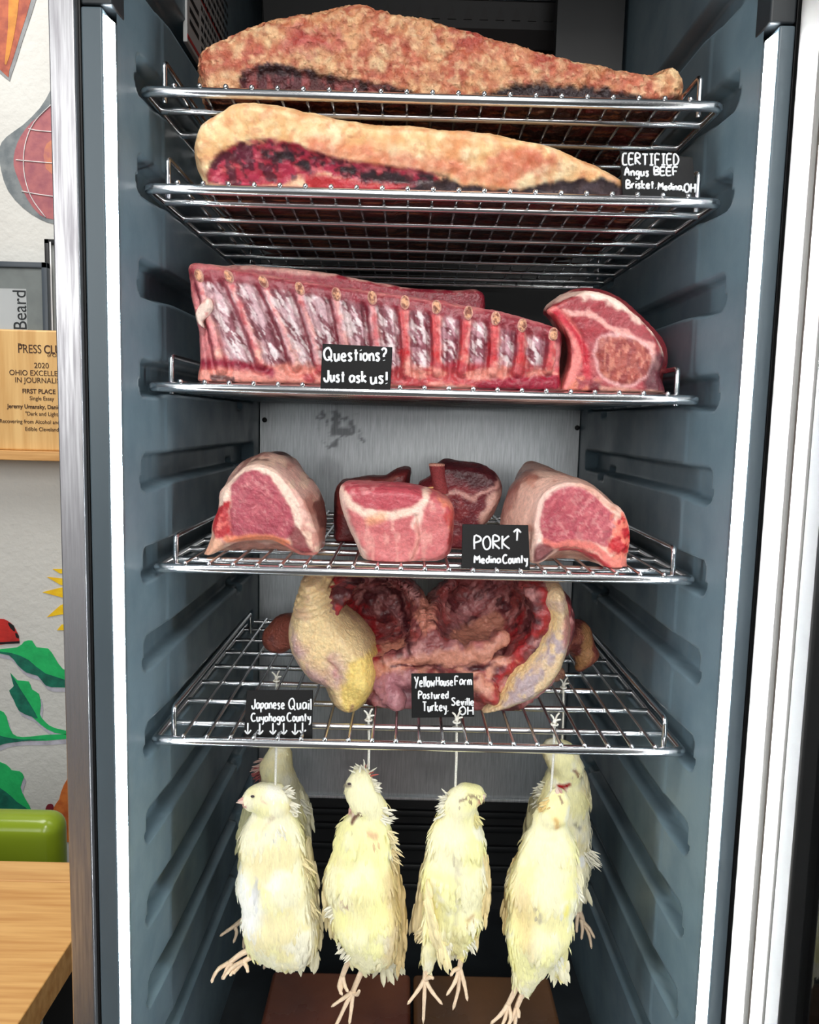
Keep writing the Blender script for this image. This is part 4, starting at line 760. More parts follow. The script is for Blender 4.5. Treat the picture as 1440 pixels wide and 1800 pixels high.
# ---------------------------------------------------------------- quail
Z5B = -.347
def leaf(p, d, n, L, w, cup=.25, seg=4):                # one feather: a cupped tapering blade
    d = d/np.linalg.norm(d); n = n-d*(n@d); n /= np.linalg.norm(n)+1e-9; s = np.cross(d, n); V = []; F = []
    for i in range(seg+1):
        t = i/seg; ww = w*math.sin(math.pi*min(.12+t*.80, 1))**.7*(1 if t < 1 else .25); b = p+d*L*t+n*(L*.12*math.sin(t*2.4)-L*.10*t*t)
        V += [b-s*ww*.5-n*ww*cup, b+n*ww*.08, b+s*ww*.5-n*ww*cup]
    for i in range(seg):
        a = i*3; F += [(a, a+1, a+4, a+3), (a+1, a+2, a+5, a+4)]
    return V, F
def quail(label, Y, spine, head, beak, legs, wings, tail, knot, neckpt, tint, marks, seed, eyes=(), nf=1200, tufts=()):
    s = mpp(Y); rnd = random.Random(seed)
    b0 = P(spine[0][0], spine[0][1], Y); root = thing('japanese_quail', label, 'quail', P(spine[-1][0], spine[-1][1], Y), 'white quail hanging by the neck')
    pts = [(P(a, b, Y), r*s) for a, b, r in spine]; fl = .82
    hp = [(P(a, b, Y-.006), r*s) for a, b, r in head]
    tl = [(P(a, b, Y+.012), r*s) for a, b, r in tail]
    def f(x, y, z):
        g = None; yy = (y-Y)/fl+Y
        for (a, ra), (b, rb) in zip(pts[:-1], pts[1:]):
            d = rcone(x, yy, z, a, b, ra, rb); g = d if g is None else smin(g, d, .012)
        for (a, ra), (b, rb) in zip(hp[:-1], hp[1:]): g = smin(g, rcone(x, y, z, a, b, ra, rb), .006)
        g = smin(g, rcone(x, y, z, hp[-1][0], pts[0][0], hp[-1][1]*.8, pts[0][1]*.8), .008)
        for (a, ra), (b, rb) in zip(tl[:-1], tl[1:]): g = smin(g, rcone(x, (y-Y-.012)/.55+Y+.012, z, a, b, ra, rb), .010)
        for lg in legs:                                   # feathered thigh
            q = lg['thigh']; g = smin(g, rcone(x, y, z, P(q[0], q[1], Y-.008), P(q[3], q[4], Y-.004), q[2]*s, q[5]*s), .010)
        return g
    al = np.array([p for p, r in pts+hp+tl]+[P(l['thigh'][3], l['thigh'][4], Y) for l in legs]); r = max(r for p, r in pts)+.008
    V, F = iso(f, al.min(0)-r, al.max(0)+r, .0019)
    for _ in range(2):
        A = np.zeros_like(V); n = np.zeros(len(V))
        for a, b in ((0, 1), (1, 2), (2, 3), (3, 0)): np.add.at(A, F[:, a], V[F[:, b]]); np.add.at(n, F[:, a], 1); np.add.at(A, F[:, b], V[F[:, a]]); np.add.at(n, F[:, b], 1)
        V = .5*V+.5*A/np.maximum(n, 1)[:, None]
    N = vnorm(V, F)
    lay = [dict(c=tint[1], n=(34, .46, .64, seed), a=.75), dict(c=tint[2], n=(26, .52, .68, seed+4), a=.7), dict(c=(250, 248, 236), n=(30, .58, .7, seed+9), a=.6)]+marks
    col = paint(V, Y, tint[0], lay)
    ridg = fbm(V*np.array([1, 1, .28]), 210, seed)
    V2 = V+N*(.0010*(ridg-.5)*2+.0016*(fbm(V, 60, seed)-.5)*2)[:, None]
    body = mk('body', (V2, F), M['feather'], root, True, col)
    # loose feathers lying over the body
    mb = MB(); ids = np.random.RandomState(seed).choice(len(V), nf, replace=False); ztop = P(head[0][0], head[0][1], Y)[2]
    spx = np.array([p for p, _ in pts])
    hc = np.array([p for p, _ in hp])
    for i in ids:
        nn = N[i]; dn = np.array([rnd.uniform(-.25, .25), rnd.uniform(-.2, .1), -1.]); dn = dn-nn*(dn@nn)
        if np.linalg.norm(dn) < .2: continue
        dn /= np.linalg.norm(dn); near = np.min(np.linalg.norm(hc-V[i], axis=1))
        k = .55 if near < .022 else 1
        L = rnd.uniform(.009, .016)*k; edge = abs(nn[0]) > .75; dn = dn+nn*(rnd.uniform(.06, .26) if edge else rnd.uniform(0, .07))
        c = col[i]*rnd.uniform(.92, 1.05)
        VF = leaf(V2[i]-nn*.0012, dn, nn, L, L*(rnd.uniform(.14, .26) if edge else rnd.uniform(.28, .42))); mb.add(VF); mb.C.append(np.tile(np.clip(c, 0, 1), (len(VF[0]), 1)))
    # ruffled edge round tail and belly
    for (a, ra) in tl[-1:]:
        for k in range(16):
            d = np.array([rnd.uniform(-.5, .5), rnd.uniform(-.25, .25), -1]); VF = leaf(a+np.array([rnd.uniform(-1, 1)*ra, rnd.uniform(-.4, .4)*ra, rnd.uniform(-.3, .6)*ra]), d, np.array([rnd.uniform(-.5, .5), -1, 0]), rnd.uniform(.018, .028), .007)
            mb.add(VF, (244, 238, 206))
    for tx, ty, ang, k, L0, tc in tufts:
        for _ in range(k*2):
            a = math.radians(ang+rnd.uniform(-40, 40)); v = int(np.argmin(((V2-P(tx+rnd.uniform(-13, 13), ty+rnd.uniform(-13, 13), Y-.01))**2).sum(1)))
            d = np.array([math.cos(a), rnd.uniform(-.5, .1), math.sin(a)-.5])+N[v]*rnd.uniform(.1, .6); sh = rnd.uniform(.86, 1.0)
            mb.add(leaf(V2[v]-N[v]*.001, d, N[v]+np.array([0, -.4, .2]), L0*rnd.uniform(.5, 1.1), rnd.uniform(.0014, .0026)), tuple(x*sh for x in tc))
    pl = tag(mk('plumage', mb.out(), M['feather'], root, True, mb.col()), kind='stuff')
    for poly, dy, wc in wings:                            # folded wings with quill tips
        fw, lo, hi = pillow(poly, Y+dy, Y+dy-.009, Y+dy+.011, .010, .004, .010, .004)
        Vw, Fw = iso(fw, lo, hi, .0014); Nw = vnorm(Vw, Fw)
        q = np.array([P(a, b, Y+dy) for a, b in sm(poly, 3)]); ax_ = q[q[:, 2].argmin()]-q[q[:, 2].argmax()]; ax_ /= np.linalg.norm(ax_); ac = np.array([ax_[2], 0, -ax_[0]])
        k = (Vw@ac)*1400+fbm(Vw, 60, seed)*2; st_ = .5+.5*np.sin(k)
        cw = lin(wc)*(.80+.24*st_)[:, None]; Vw = Vw+Nw*(.0006*(st_-.5))[:, None]
        wo = mk('wing', (Vw, Fw), M['feather'], root, True, cw)
        mb = MB(); zl = q[:, 2].min(); zh = q[:, 2].max()
        for _ in range(40):
            v = Vw[rnd.randrange(len(Vw))]
            d = ax_+np.array([rnd.uniform(-.12, .12), rnd.uniform(-.25, .0), rnd.uniform(-.1, .1)]); VF = leaf(v, d, np.array([0, -1., 0]), rnd.uniform(.012, .022), .0042); mb.add(VF); mb.C.append(np.tile(lin(wc)*rnd.uniform(.82, 1.05), (len(VF[0]), 1)))
        tag(mk('quills', mb.out(), M['feather'], wo, True, mb.col()), kind='stuff')
    if beak:
        bp0, bp1, op = beak; a, b = P(bp0[0], bp0[1], Y-.010), P(bp1[0], bp1[1], Y-.012); mb = MB()
        u = (b-a); nrm = np.array([-u[2], 0, u[0]]); nrm /= np.linalg.norm(nrm)+1e-9
        mb.add(tube([a+nrm*.001, (a+b)/2+nrm*.0012, b], [max(.0024, .17*np.linalg.norm(u)), .0024, .0004], 8), (228, 202, 186)); mb.add(tube([a-nrm*.0016, (a+b)/2-nrm*.0018*(1+op), b-nrm*.004*op-u*.15], [max(.002, .14*np.linalg.norm(u)), .0018, .0004], 8), (206, 160, 150))
        mk('beak', mb.out(), M['foot'], root, True, mb.col())
    for e in eyes: mk('eye', MB().add(sph(P(e[0], e[1], Y-e[2]), (.0022, .0014, .0014), 8), (60, 44, 46)).out(), M['foot'], root, True, np.tile(lin((60, 44, 46)), (40, 1)) if False else MB().add(sph((0, 0, 0), 1, 8), (60, 44, 46)).col())
    for lg in legs:
        mb = MB(); sh = [P(a, b, Y-.006) for a, b in lg['shank']]; c = lg.get('c', (232, 206, 176)); q = sm(sh, 4, False)
        mb.add(tube(q, np.linspace(.0036, .0028, len(q)), 8), c)
        for toe in lg['toes']:
            p = [P(a, b, Y-.006-.006*k) for k, (a, b) in enumerate(toe)]; q = sm(p, 4, False); r = np.linspace(.0027, .0014, len(q)); r[1::3] *= 1.12; r[-1] = .0004
            mb.add(tube(q, r, 7), c)
        mk('leg', mb.out(), M['foot'], root, True, mb.col())
    # the string the bird hangs from
    kp = P(knot[0], knot[1], knot[2]); np_ = P(neckpt[0], neckpt[1], Y-.004)
    top = np.array([kp[0], kp[1], Z5B+.010]); mb = MB()
    mb.add(tube([np_, np_*.5+top*.5+np.array([.0006, 0, 0]), top], .0013, 6)); mb.add(sph(top, (.0024, .0022, .0022), 8))
    for dx, dz in ((-.005, .008), (.004, .010), (.006, .003)): mb.add(tube([top, top+np.array([dx*.5, -.001, dz*.7]), top+np.array([dx, -.002, dz])], [.0011, .0011, .0009], 5))
    mb.add(tube([top+np.array([math.cos(t)*.0035, math.sin(t)*.0035, -.003]) for t in np.linspace(0, 6.28, 10, endpoint=False)], .001, 5, True))
    st_ = mk('hanging_string', mb.out(), M['string'], None, origin=tuple(top)); tag(st_, knot[3], 'string', 'strings the quail hang from')
    return root
WARM = [(246, 240, 206), (240, 226, 170), (250, 244, 178)]
YEL = [(248, 242, 200), (246, 236, 168), (250, 246, 170)]
RED = (150, 50, 52)
def toes(*a): return [list(t) for t in a]
quail('white quail in profile facing left, foremost below the six-arrow card', .046, [(482, 1424, 36), (480, 1480, 56), (484, 1550, 66), (494, 1618, 66), (505, 1648, 58)], [(444, 1406, 20), (462, 1402, 26), (482, 1408, 30)], ((438, 1405), (415, 1411), .35),
      [dict(thigh=(460, 1620, 30, 448, 1668, 13), shank=[(448, 1666), (425, 1676), (404, 1692)], toes=toes([(404, 1692), (386, 1702), (376, 1716), (372, 1728)], [(404, 1692), (398, 1706), (390, 1722)], [(404, 1692), (410, 1704), (404, 1716)])),
       dict(thigh=(480, 1630, 30, 466, 1672, 13), shank=[(466, 1672), (446, 1680), (428, 1690)], toes=toes([(428, 1690), (412, 1698), (398, 1712), (392, 1722)], [(428, 1690), (416, 1704), (410, 1712)], [(428, 1690), (434, 1700), (436, 1710)]))],
      [([(540, 1470), (550, 1500), (558, 1560), (564, 1630), (560, 1660), (548, 1640), (538, 1570), (532, 1510)], .012, (238, 226, 184))], [(520, 1640, 40), (540, 1672, 22)], (485, 1272, .046, 'string of the foremost left quail, its knot behind the six-arrow card'), (484, 1382), WARM,
      [dict(c=(176, 176, 186), poly=[(452, 1540), (460, 1518), (468, 1540), (462, 1556), (452, 1552)], soft=5, warp=4, a=.7), dict(c=(200, 120, 110), line=[(466, 1388), (476, 1396)], w=2, soft=3, warp=4, a=.45), dict(c=(190, 70, 80), line=[(426, 1403), (434, 1406)], w=4, soft=3, a=.8), dict(c=(190, 150, 110), line=[(470, 1445), (478, 1430), (484, 1420)], w=2, soft=4, warp=5, a=.4), dict(c=(252, 252, 250), poly=[(425, 1520), (470, 1560), (450, 1620), (425, 1600)], soft=14, a=.8)], 11, eyes=[(444, 1400, .024)], tufts=[(506, 1390, 20, 14, .012, (250, 246, 226)), (520, 1420, -10, 14, .013, (250, 246, 226)), (540, 1520, -40, 14, .014, (244, 228, 178)), (548, 1590, -60, 14, .015, (244, 230, 184)), (486, 1455, -70, 14, .014, (250, 246, 226))])
quail('white quail with open beak pointing down, second from left along the front', .046, [(652, 1422, 30), (640, 1476, 48), (634, 1545, 62), (646, 1615, 62), (660, 1658, 46)], [(634, 1366, 20), (632, 1386, 26), (642, 1408, 28)], ((624, 1412), (619, 1438), 1.0),
      [dict(thigh=(640, 1640, 32, 622, 1682, 14), shank=[(622, 1680), (610, 1696), (602, 1716)], toes=toes([(602, 1716), (596, 1734), (602, 1750)], [(602, 1716), (606, 1732), (612, 1744)], [(602, 1716), (600, 1736), (598, 1748)])),
       dict(thigh=(655, 1650, 32, 644, 1694, 15), shank=[(644, 1692), (632, 1716), (620, 1744)], toes=toes([(620, 1744), (602, 1756), (582, 1770)], [(620, 1744), (608, 1766), (592, 1800), (582, 1812)], [(620, 1744), (618, 1770), (614, 1802)], [(620, 1744), (628, 1748), (632, 1740)]))],
      [([(690, 1478), (702, 1530), (713, 1585), (716, 1620), (708, 1680), (692, 1690), (680, 1645), (674, 1580), (680, 1520)], .004, (222, 198, 146)), ([(578, 1520), (566, 1560), (572, 1600), (590, 1655), (594, 1630), (586, 1560)], .006, (240, 226, 180))], [(672, 1662, 34), (684, 1688, 20)], (648, 1270, .046, 'string with tied knot over the second front quail'), (648, 1352), YEL,
      [dict(c=RED, line=[(606, 1548), (616, 1560), (612, 1566)], w=4, soft=5, warp=6, a=.65), dict(c=(200, 110, 100), line=[(650, 1448), (660, 1456)], w=4, soft=6, warp=4, a=.6), dict(c=(206, 176, 128), line=[(690, 1530), (700, 1600), (690, 1660)], w=16, soft=12, a=.7), dict(c=RED, line=[(650, 1340), (654, 1348)], w=3, soft=3, a=.9), dict(c=(212, 150, 140), line=[(612, 1410), (618, 1424)], w=5, soft=4, a=.7), dict(c=(120, 100, 90), line=[(606, 1374), (618, 1368)], w=2, soft=2, a=.8), dict(c=(96, 30, 40), line=[(620, 1436), (634, 1414)], w=3, soft=2, a=.9)], 12, eyes=[(614, 1378, .024)], tufts=[(640, 1350, 100, 12, .012, (250, 246, 226)), (654, 1352, 60, 3, .010, (206, 110, 100)), (664, 1380, 30, 10, .011, (250, 246, 226)), (676, 1432, 15, 14, .014, (250, 246, 226)), (694, 1470, -20, 14, .016, (246, 232, 186)), (704, 1510, -40, 12, .016, (240, 220, 170)), (590, 1600, -140, 10, .012, (250, 246, 226)), (616, 1660, -150, 10, .011, (250, 246, 226))])
quail('white quail with beak to the right and both feet spread, third along the front', .046, [(806, 1436, 36), (802, 1480, 48), (798, 1545, 56), (794, 1605, 48), (792, 1640, 34)], [(838, 1398, 17), (822, 1402, 24), (808, 1412, 28)], ((846, 1400), (853, 1404), .2),
      [dict(thigh=(768, 1630, 26, 752, 1690, 13), shank=[(752, 1688), (749, 1706), (747, 1722)], toes=toes([(747, 1722), (734, 1742), (716, 1766)], [(747, 1722), (746, 1752), (744, 1800)], [(747, 1722), (760, 1744), (778, 1766)], [(747, 1722), (756, 1718), (762, 1720)])),
       dict(thigh=(818, 1620, 26, 813, 1668, 12), shank=[(813, 1666), (811, 1684), (808, 1702)], toes=toes([(808, 1702), (800, 1726), (785, 1750)], [(808, 1702), (806, 1738), (796, 1776)], [(808, 1702), (816, 1728), (822, 1760)], [(808, 1702), (798, 1706), (792, 1716)]))],
      [([(768, 1484), (750, 1496), (740, 1540), (728, 1600), (722, 1625), (732, 1642), (752, 1650), (764, 1630), (756, 1580), (754, 1530), (762, 1505)], .006, (236, 218, 172)), ([(752, 1545), (746, 1580), (752, 1630), (766, 1665), (784, 1688), (788, 1680), (772, 1640), (762, 1590)], -.022, (244, 228, 178)), ([(844, 1484), (856, 1502), (864, 1550), (858, 1590), (838, 1636), (828, 1640), (836, 1590), (840, 1540)], .004, (238, 218, 166))], [(790, 1640, 26), (790, 1652, 14)], (803, 1270, .046, 'string with tied knot below the turkey card'), (800, 1404), YEL,
      [dict(c=(120, 90, 80), line=[(806, 1394), (822, 1386), (838, 1390), (850, 1404)], w=3, soft=2.5, warp=4, a=.8), dict(c=(214, 130, 120), line=[(842, 1398), (848, 1402)], w=4, soft=4, a=.8), dict(c=(190, 180, 160), line=[(800, 1480), (804, 1540), (800, 1600)], w=3, soft=5, warp=5, a=.6), dict(c=(180, 130, 80), line=[(820, 1594), (828, 1590)], w=3, soft=4, a=.7), dict(c=(238, 222, 60), poly=[(746, 1560), (756, 1560), (770, 1630), (758, 1630)], soft=6, a=.6)], 13, tufts=[(782, 1404, 140, 9, .011, (250, 246, 226)), (776, 1424, 200, 8, .011, (250, 246, 226)), (842, 1440, -40, 8, .012, (246, 236, 170)), (738, 1640, -120, 10, .013, (238, 222, 180)), (824, 1660, -60, 9, .010, (250, 246, 226)), (782, 1650, -90, 10, .011, (250, 246, 226))])
quail('white quail with head tipped up and feet together, rightmost of the front four', .046, [(966, 1442, 30), (964, 1496, 48), (954, 1560, 62), (948, 1630, 58), (938, 1676, 40)], [(982, 1396, 14), (980, 1410, 21), (974, 1428, 26)], ((984, 1398), (979, 1382), .25),
      [dict(thigh=(928, 1650, 34, 914, 1722, 14), shank=[(914, 1720), (904, 1744), (893, 1766)], toes=toes([(893, 1766), (880, 1784), (862, 1800)], [(893, 1766), (888, 1790), (878, 1812)], [(893, 1766), (898, 1786), (894, 1806)])),
       dict(thigh=(950, 1660, 34, 926, 1732, 15), shank=[(926, 1730), (916, 1752), (908, 1772)], toes=toes([(908, 1772), (900, 1790), (888, 1812)], [(908, 1772), (906, 1794), (904, 1814)], [(908, 1772), (912, 1780), (912, 1790)]))],
      [([(914, 1500), (898, 1526), (888, 1565), (888, 1600), (896, 1622), (910, 1600), (912, 1550)], .010, (222, 200, 146)), ([(1002, 1470), (1014, 1510), (1024, 1545), (1020, 1562), (1008, 1550), (1000, 1510)], .004, (246, 238, 200))], [(970, 1670, 34), (980, 1694, 20)], (975, 1276, .046, 'string with tied knot over the front right quail, close to its wires'), (968, 1404), YEL,
      [dict(c=(214, 160, 80), line=[(972, 1426), (974, 1438)], w=5, soft=5, warp=4, a=.8), dict(c=(170, 160, 150), line=[(936, 1566), (942, 1590)], w=3, soft=4, warp=4, a=.7), dict(c=(120, 70, 70), line=[(979, 1388), (984, 1398)], w=1.8, soft=1.5, a=.9), dict(c=(226, 196, 140), poly=[(900, 1540), (925, 1540), (930, 1640), (905, 1620)], soft=14, a=.6), dict(c=(240, 226, 60), line=[(990, 1570), (988, 1582)], w=6, soft=7, a=.7)], 14, tufts=[(960, 1412, 170, 9, .010, (236, 206, 140)), (1012, 1560, -60, 8, .013, (250, 246, 226)), (984, 1690, -80, 10, .012, (250, 246, 226))])
quail('quail with reddened head hanging farther back, behind the left profile quail', .165, [(494, 1392, 36), (492, 1430, 46), (490, 1490, 52), (485, 1545, 46), (478, 1580, 30)], [(490, 1330, 24), (485, 1350, 28), (490, 1372, 32)], None,
      [dict(thigh=(455, 1560, 20, 442, 1608, 9), shank=[(442, 1606), (425, 1618), (412, 1628)], toes=toes([(412, 1628), (400, 1636), (386, 1646)], [(412, 1628), (416, 1640), (410, 1658)], [(442, 1612), (430, 1650), (428, 1668)]), c=(206, 184, 158)), dict(thigh=(480, 1570, 18, 474, 1640, 8), shank=[(474, 1640), (472, 1664), (470, 1680)], toes=toes([(470, 1680), (466, 1692), (464, 1704)]), c=(206, 184, 158))],
      [([(456, 1390), (436, 1400), (424, 1440), (419, 1500), (428, 1504), (446, 1460), (456, 1420)], .004, (206, 204, 160)), ([(516, 1366), (536, 1394), (547, 1424), (547, 1500), (540, 1514), (526, 1460), (512, 1410)], .004, (226, 222, 190))], [(490, 1580, 24), (494, 1600, 14)], (486, 1196, .165, 'string knot standing above the top edge of the six-arrow card'), (488, 1330), WARM,
      [dict(c=(110, 44, 46), poly=[(440, 1340), (460, 1330), (466, 1360), (462, 1376), (444, 1364)], soft=4, warp=8, n=(160, .4, .52, 3), a=.85)], 15, nf=700, tufts=[(450, 1340, 170, 10, .012, (206, 170, 160)), (544, 1412, -20, 10, .014, (250, 246, 226)), (452, 1360, 200, 8, .011, (150, 80, 80))])
quail('quail with red neck wound hanging farther back, behind the right front quail', .165, [(992, 1372, 36), (988, 1410, 46), (986, 1460, 50), (994, 1520, 42), (1000, 1560, 28)], [(974, 1318, 22), (986, 1330, 28), (998, 1350, 28)], None,
      [dict(thigh=(1004, 1540, 18, 1016, 1598, 8), shank=[(1016, 1596), (1022, 1610), (1026, 1622)], toes=toes([(1026, 1622), (1036, 1632), (1046, 1650)], [(1026, 1622), (1036, 1644), (1040, 1668)], [(1022, 1616), (1024, 1634), (1022, 1652)], [(1016, 1606), (1014, 1624), (1014, 1640)]), c=(206, 184, 158))],
      [([(946, 1390), (932, 1408), (924, 1450), (924, 1486), (934, 1480), (944, 1440), (952, 1410)], .004, (206, 198, 156)), ([(1024, 1352), (1036, 1376), (1033, 1450), (1022, 1504), (1014, 1490), (1018, 1430), (1016, 1380)], .004, (214, 206, 168))], [(1010, 1540, 22), (1020, 1560, 12)], (991, 1202, .165, 'string with tied knot standing farthest back at the right of the turkey'), (988, 1312), WARM,
      [dict(c=(150, 30, 34), poly=[(972, 1372), (985, 1364), (998, 1362), (990, 1374), (976, 1378)], soft=2.5, warp=5), dict(c=(120, 60, 50), line=[(1004, 1340), (1012, 1350)], w=4, soft=3, warp=5, a=.8), dict(c=(120, 110, 80), line=[(1004, 1430), (1010, 1440)], w=3, soft=4, warp=4, a=.7), dict(c=(250, 250, 244), poly=[(1010, 1488), (1024, 1492), (1020, 1508), (1006, 1504)], soft=4)], 16, nf=700, tufts=[(944, 1386, 130, 9, .015, (250, 246, 226)), (936, 1400, 200, 6, .012, (250, 246, 226)), (1024, 1500, -30, 16, .020, (250, 246, 226)), (1018, 1310, 30, 8, .012, (250, 246, 226))])
# ---------------------------------------------------------------- slabs on the cabinet floor
for k, (x0, x1, lb) in enumerate(((-.190, .0035, 'red-brown stone slab at the left on the cabinet floor'), (.0075, .199, 'olive-brown stone slab at the right on the cabinet floor'))):
    mb = noisy(mat('slab_stone', (104, 56, 42) if k == 0 else (100, 68, 44), .25), (138, 84, 62) if k == 0 else (126, 88, 58), 7, (1, 1, 1), .42, .66, .3, 30, .003, .45)
    tag(mk('stone_slab', bx((x0, .0, ZB), (x1, .282, -.80), .006, 3), mb), lb, 'slab', 'stone slabs on the cabinet floor')
# ---------------------------------------------------------------- background at the left
mu = thing('wall_mural', 'painted mural of hanging ham and orange teardrop cut, high on the wall', 'mural', wp(40, 200, .002))
mural(mu, 'teardrop_shadow', [(-60, -60), (70, -60), (66, -10), (40, 70), (20, 132), (8, 136), (-60, 60)], flat('mural_grey', (138, 140, 142)), .0014)
mural(mu, 'teardrop_cut', [(-60, -60), (62, -60), (56, -6), (36, 60), (16, 124), (8, 130), (-60, 50)], flat('mural_orange', (176, 92, 62), (140, 64, 50)), .0020)
mural(mu, 'yellow_streak', [(18, -60), (36, -60), (30, 30), (16, 100), (8, 112), (14, 50)], flat('mural_ochre', (206, 134, 50)), .0026)
mural(mu, 'ham_rind', [(140, 120), (96, 138), (88, 160), (70, 190), (40, 220), (12, 240), (-2, 262), (2, 300), (14, 335), (40, 365), (70, 385), (96, 394), (140, 400)], flat('mural_rind', (122, 128, 130), (98, 106, 110)), .0014)
mural(mu, 'ham_meat', [(140, 160), (96, 178), (80, 196), (55, 215), (36, 240), (26, 265), (24, 290), (32, 315), (48, 350), (70, 378), (96, 386), (140, 390)], flat('mural_ham', (166, 98, 100), (146, 82, 92)), .0020)
mural(mu, 'ham_highlight', [(140, 240), (92, 245), (78, 262), (78, 285), (90, 305), (140, 310)], flat('mural_ham_tan', (190, 120, 90), (166, 98, 100)), .0024)
mb = MB()
for L in ([(50, 226), (70, 230), (130, 234)], [(28, 281), (60, 284), (130, 290)], [(38, 336), (70, 342), (130, 350)], [(92, 182), (60, 215), (44, 255), (42, 300), (54, 345), (80, 382)]): mb.add(tube(sm([wp(a, b, .003) for a, b in L], 4, False), .0012, 6))
mk('white_netting', mb.out(), flat('mural_white', (226, 220, 220)), mu)
gm = thing('garden_mural', 'painted mural of green leaves, yellow sun rays and ladybug, low on the wall', 'mural', wp(50, 1200, .002))
gshadow, gmid, gdark = flat('mural_lilac', (190, 188, 200)), flat('mural_green', (28, 184, 100), (22, 168, 92)), flat('mural_dark_green', (8, 112, 88), (5, 88, 72))
sunm = flat('mural_sun', (246, 206, 28), (236, 186, 14))
for p in ([(92, 1000), (140, 1000), (140, 1010), (105, 1008)], [(82, 1014), (140, 1020), (140, 1034), (106, 1028)], [(74, 1041), (106, 1033), (140, 1030), (140, 1056), (108, 1050)], [(82, 1085), (106, 1064), (140, 1050), (140, 1080), (108, 1080)], [(100, 1108), (108, 1098), (140, 1096), (140, 1108)]): mural(gm, 'sun_ray', p, sunm, .002, 0)
def mleaf(outer, dark):
    mural(gm, 'leaf_shadow', [(a+4, b+8) for a, b in outer], gshadow, .0012); mural(gm, 'leaf', outer, gmid, .002); mural(gm, 'leaf_underside', dark, gdark, .0026)
mleaf([(-20, 1144), (30, 1138), (42, 1128), (56, 1126), (64, 1138), (84, 1140), (96, 1156), (110, 1176), (140, 1190), (140, 1206), (90, 1208), (76, 1200), (66, 1188), (46, 1182), (30, 1168), (16, 1152)], [(-20, 1144), (20, 1148), (50, 1160), (80, 1184), (140, 1202), (140, 1206), (90, 1208), (76, 1200), (66, 1188), (46, 1182), (30, 1168), (16, 1152)])
mleaf([(18, 1183), (30, 1196), (50, 1198), (56, 1212), (68, 1220), (72, 1240), (70, 1256), (80, 1270), (96, 1280), (140, 1290), (140, 1294), (96, 1288), (72, 1274), (56, 1260), (34, 1250), (24, 1230), (16, 1214), (24, 1206)], [(18, 1183), (36, 1212), (54, 1240), (66, 1262), (56, 1260), (34, 1250), (24, 1230), (16, 1214), (24, 1206)])
mleaf([(-20, 1250), (6, 1252), (14, 1270), (22, 1290), (40, 1296), (80, 1292), (140, 1290), (140, 1296), (80, 1302), (40, 1302), (10, 1306), (-20, 1312)], [(-20, 1290), (10, 1296), (40, 1300), (80, 1300), (40, 1303), (10, 1307), (-20, 1312)])
mleaf([(-20, 1344), (10, 1344), (20, 1354), (34, 1356), (42, 1366), (36, 1384), (44, 1404), (56, 1428), (40, 1440), (-20, 1440)], [(-20, 1380), (10, 1392), (30, 1410), (54, 1428), (30, 1440), (-20, 1440)])
mural(gm, 'ladybug', [(-20, 1100), (0, 1088), (14, 1092), (26, 1104), (34, 1128), (10, 1132), (-20, 1132)], flat('mural_red', (196, 40, 34)), .0022)
mural(gm, 'ladybug_spot', [(14, 1094), (24, 1100), (26, 1110), (18, 1104)], M['black_paint'], .0028); mural(gm, 'ladybug_spot', [(27, 1112), (32, 1116), (33, 1122), (28, 1120)], M['black_paint'], .0028); mural(gm, 'ladybug_line', [(-20, 1130), (34, 1127), (34, 1131), (-20, 1133)], M['black_paint'], .0028, 0)
mural(gm, 'carrot', [(140, 1350), (112, 1380), (104, 1405), (92, 1425), (96, 1460), (140, 1480)], flat('mural_carrot', (216, 120, 52), (190, 92, 40)), .002)
mural(gm, 'small_ladybug', [(80, 1422), (84, 1414), (92, 1414), (94, 1422), (88, 1432), (82, 1430)], flat('mural_crimson', (120, 24, 40)), .0028)
# ledge, plaque, framed pictures
def wq(px, py, Y): return P(px, py, Y)
LY = WY-.075
a, b = wq(-90, 794, LY), wq(102, 811, LY)
tag(mk('wall_ledge', bx((a[0], LY, b[2]), (-.50, WY-.0005, wq(60, 793, LY)[2]), .002), M['shelfwood']), 'narrow wooden ledge fixed to the wall under the wooden plaque', 'shelf')
ledge_z = wq(60, 793, LY)[2]
PY = LY+.014; p0, p1 = wq(-60, 792, PY), wq(108, 581, PY); 
pq = thing('award_plaque', 'light wooden award plaque lettered OHIO EXCELLENCE, standing on the ledge', 'plaque', (-.78, PY+.01, ledge_z))
mk('board', bx((p0[0], PY, ledge_z), (-.535, PY+.018, p1[2]), .005, 3), M['plaque'], pq)
def txt(body, px, py, size_px, parent, Y, name='engraved_text', align='CENTER', rot=0, m_='engrave', bold=0, sx=1):
    c = bpy.data.curves.new(name, 'FONT'); c.body = body; c.size = size_px*mpp(Y); c.extrude = .0003; c.align_x = align; c.offset = bold
    o = bpy.data.objects.new(name, c); COL.objects.link(o); o.parent = parent; c.materials.append(M[m_])
    o.parent = None; o.rotation_euler = (math.pi/2, rot, 0); o.scale = (sx, 1, 1); o.location = Vector(P(px, py, Y-.0006)); return text_mesh(o)
PL = MB()
for body, px, py, sz, bd, sx in (('The', 31, 608, 7, 0, 1), ('PRESS', 31, 620, 21, 0, .78), ('CLUB', 77, 621, 20, .0004, .8), ('of Cleveland', 83, 627, 8, 0, 1), ):
    PL.add(txt(body, px, py, sz, pq, PY, align='LEFT', bold=bd, sx=sx))
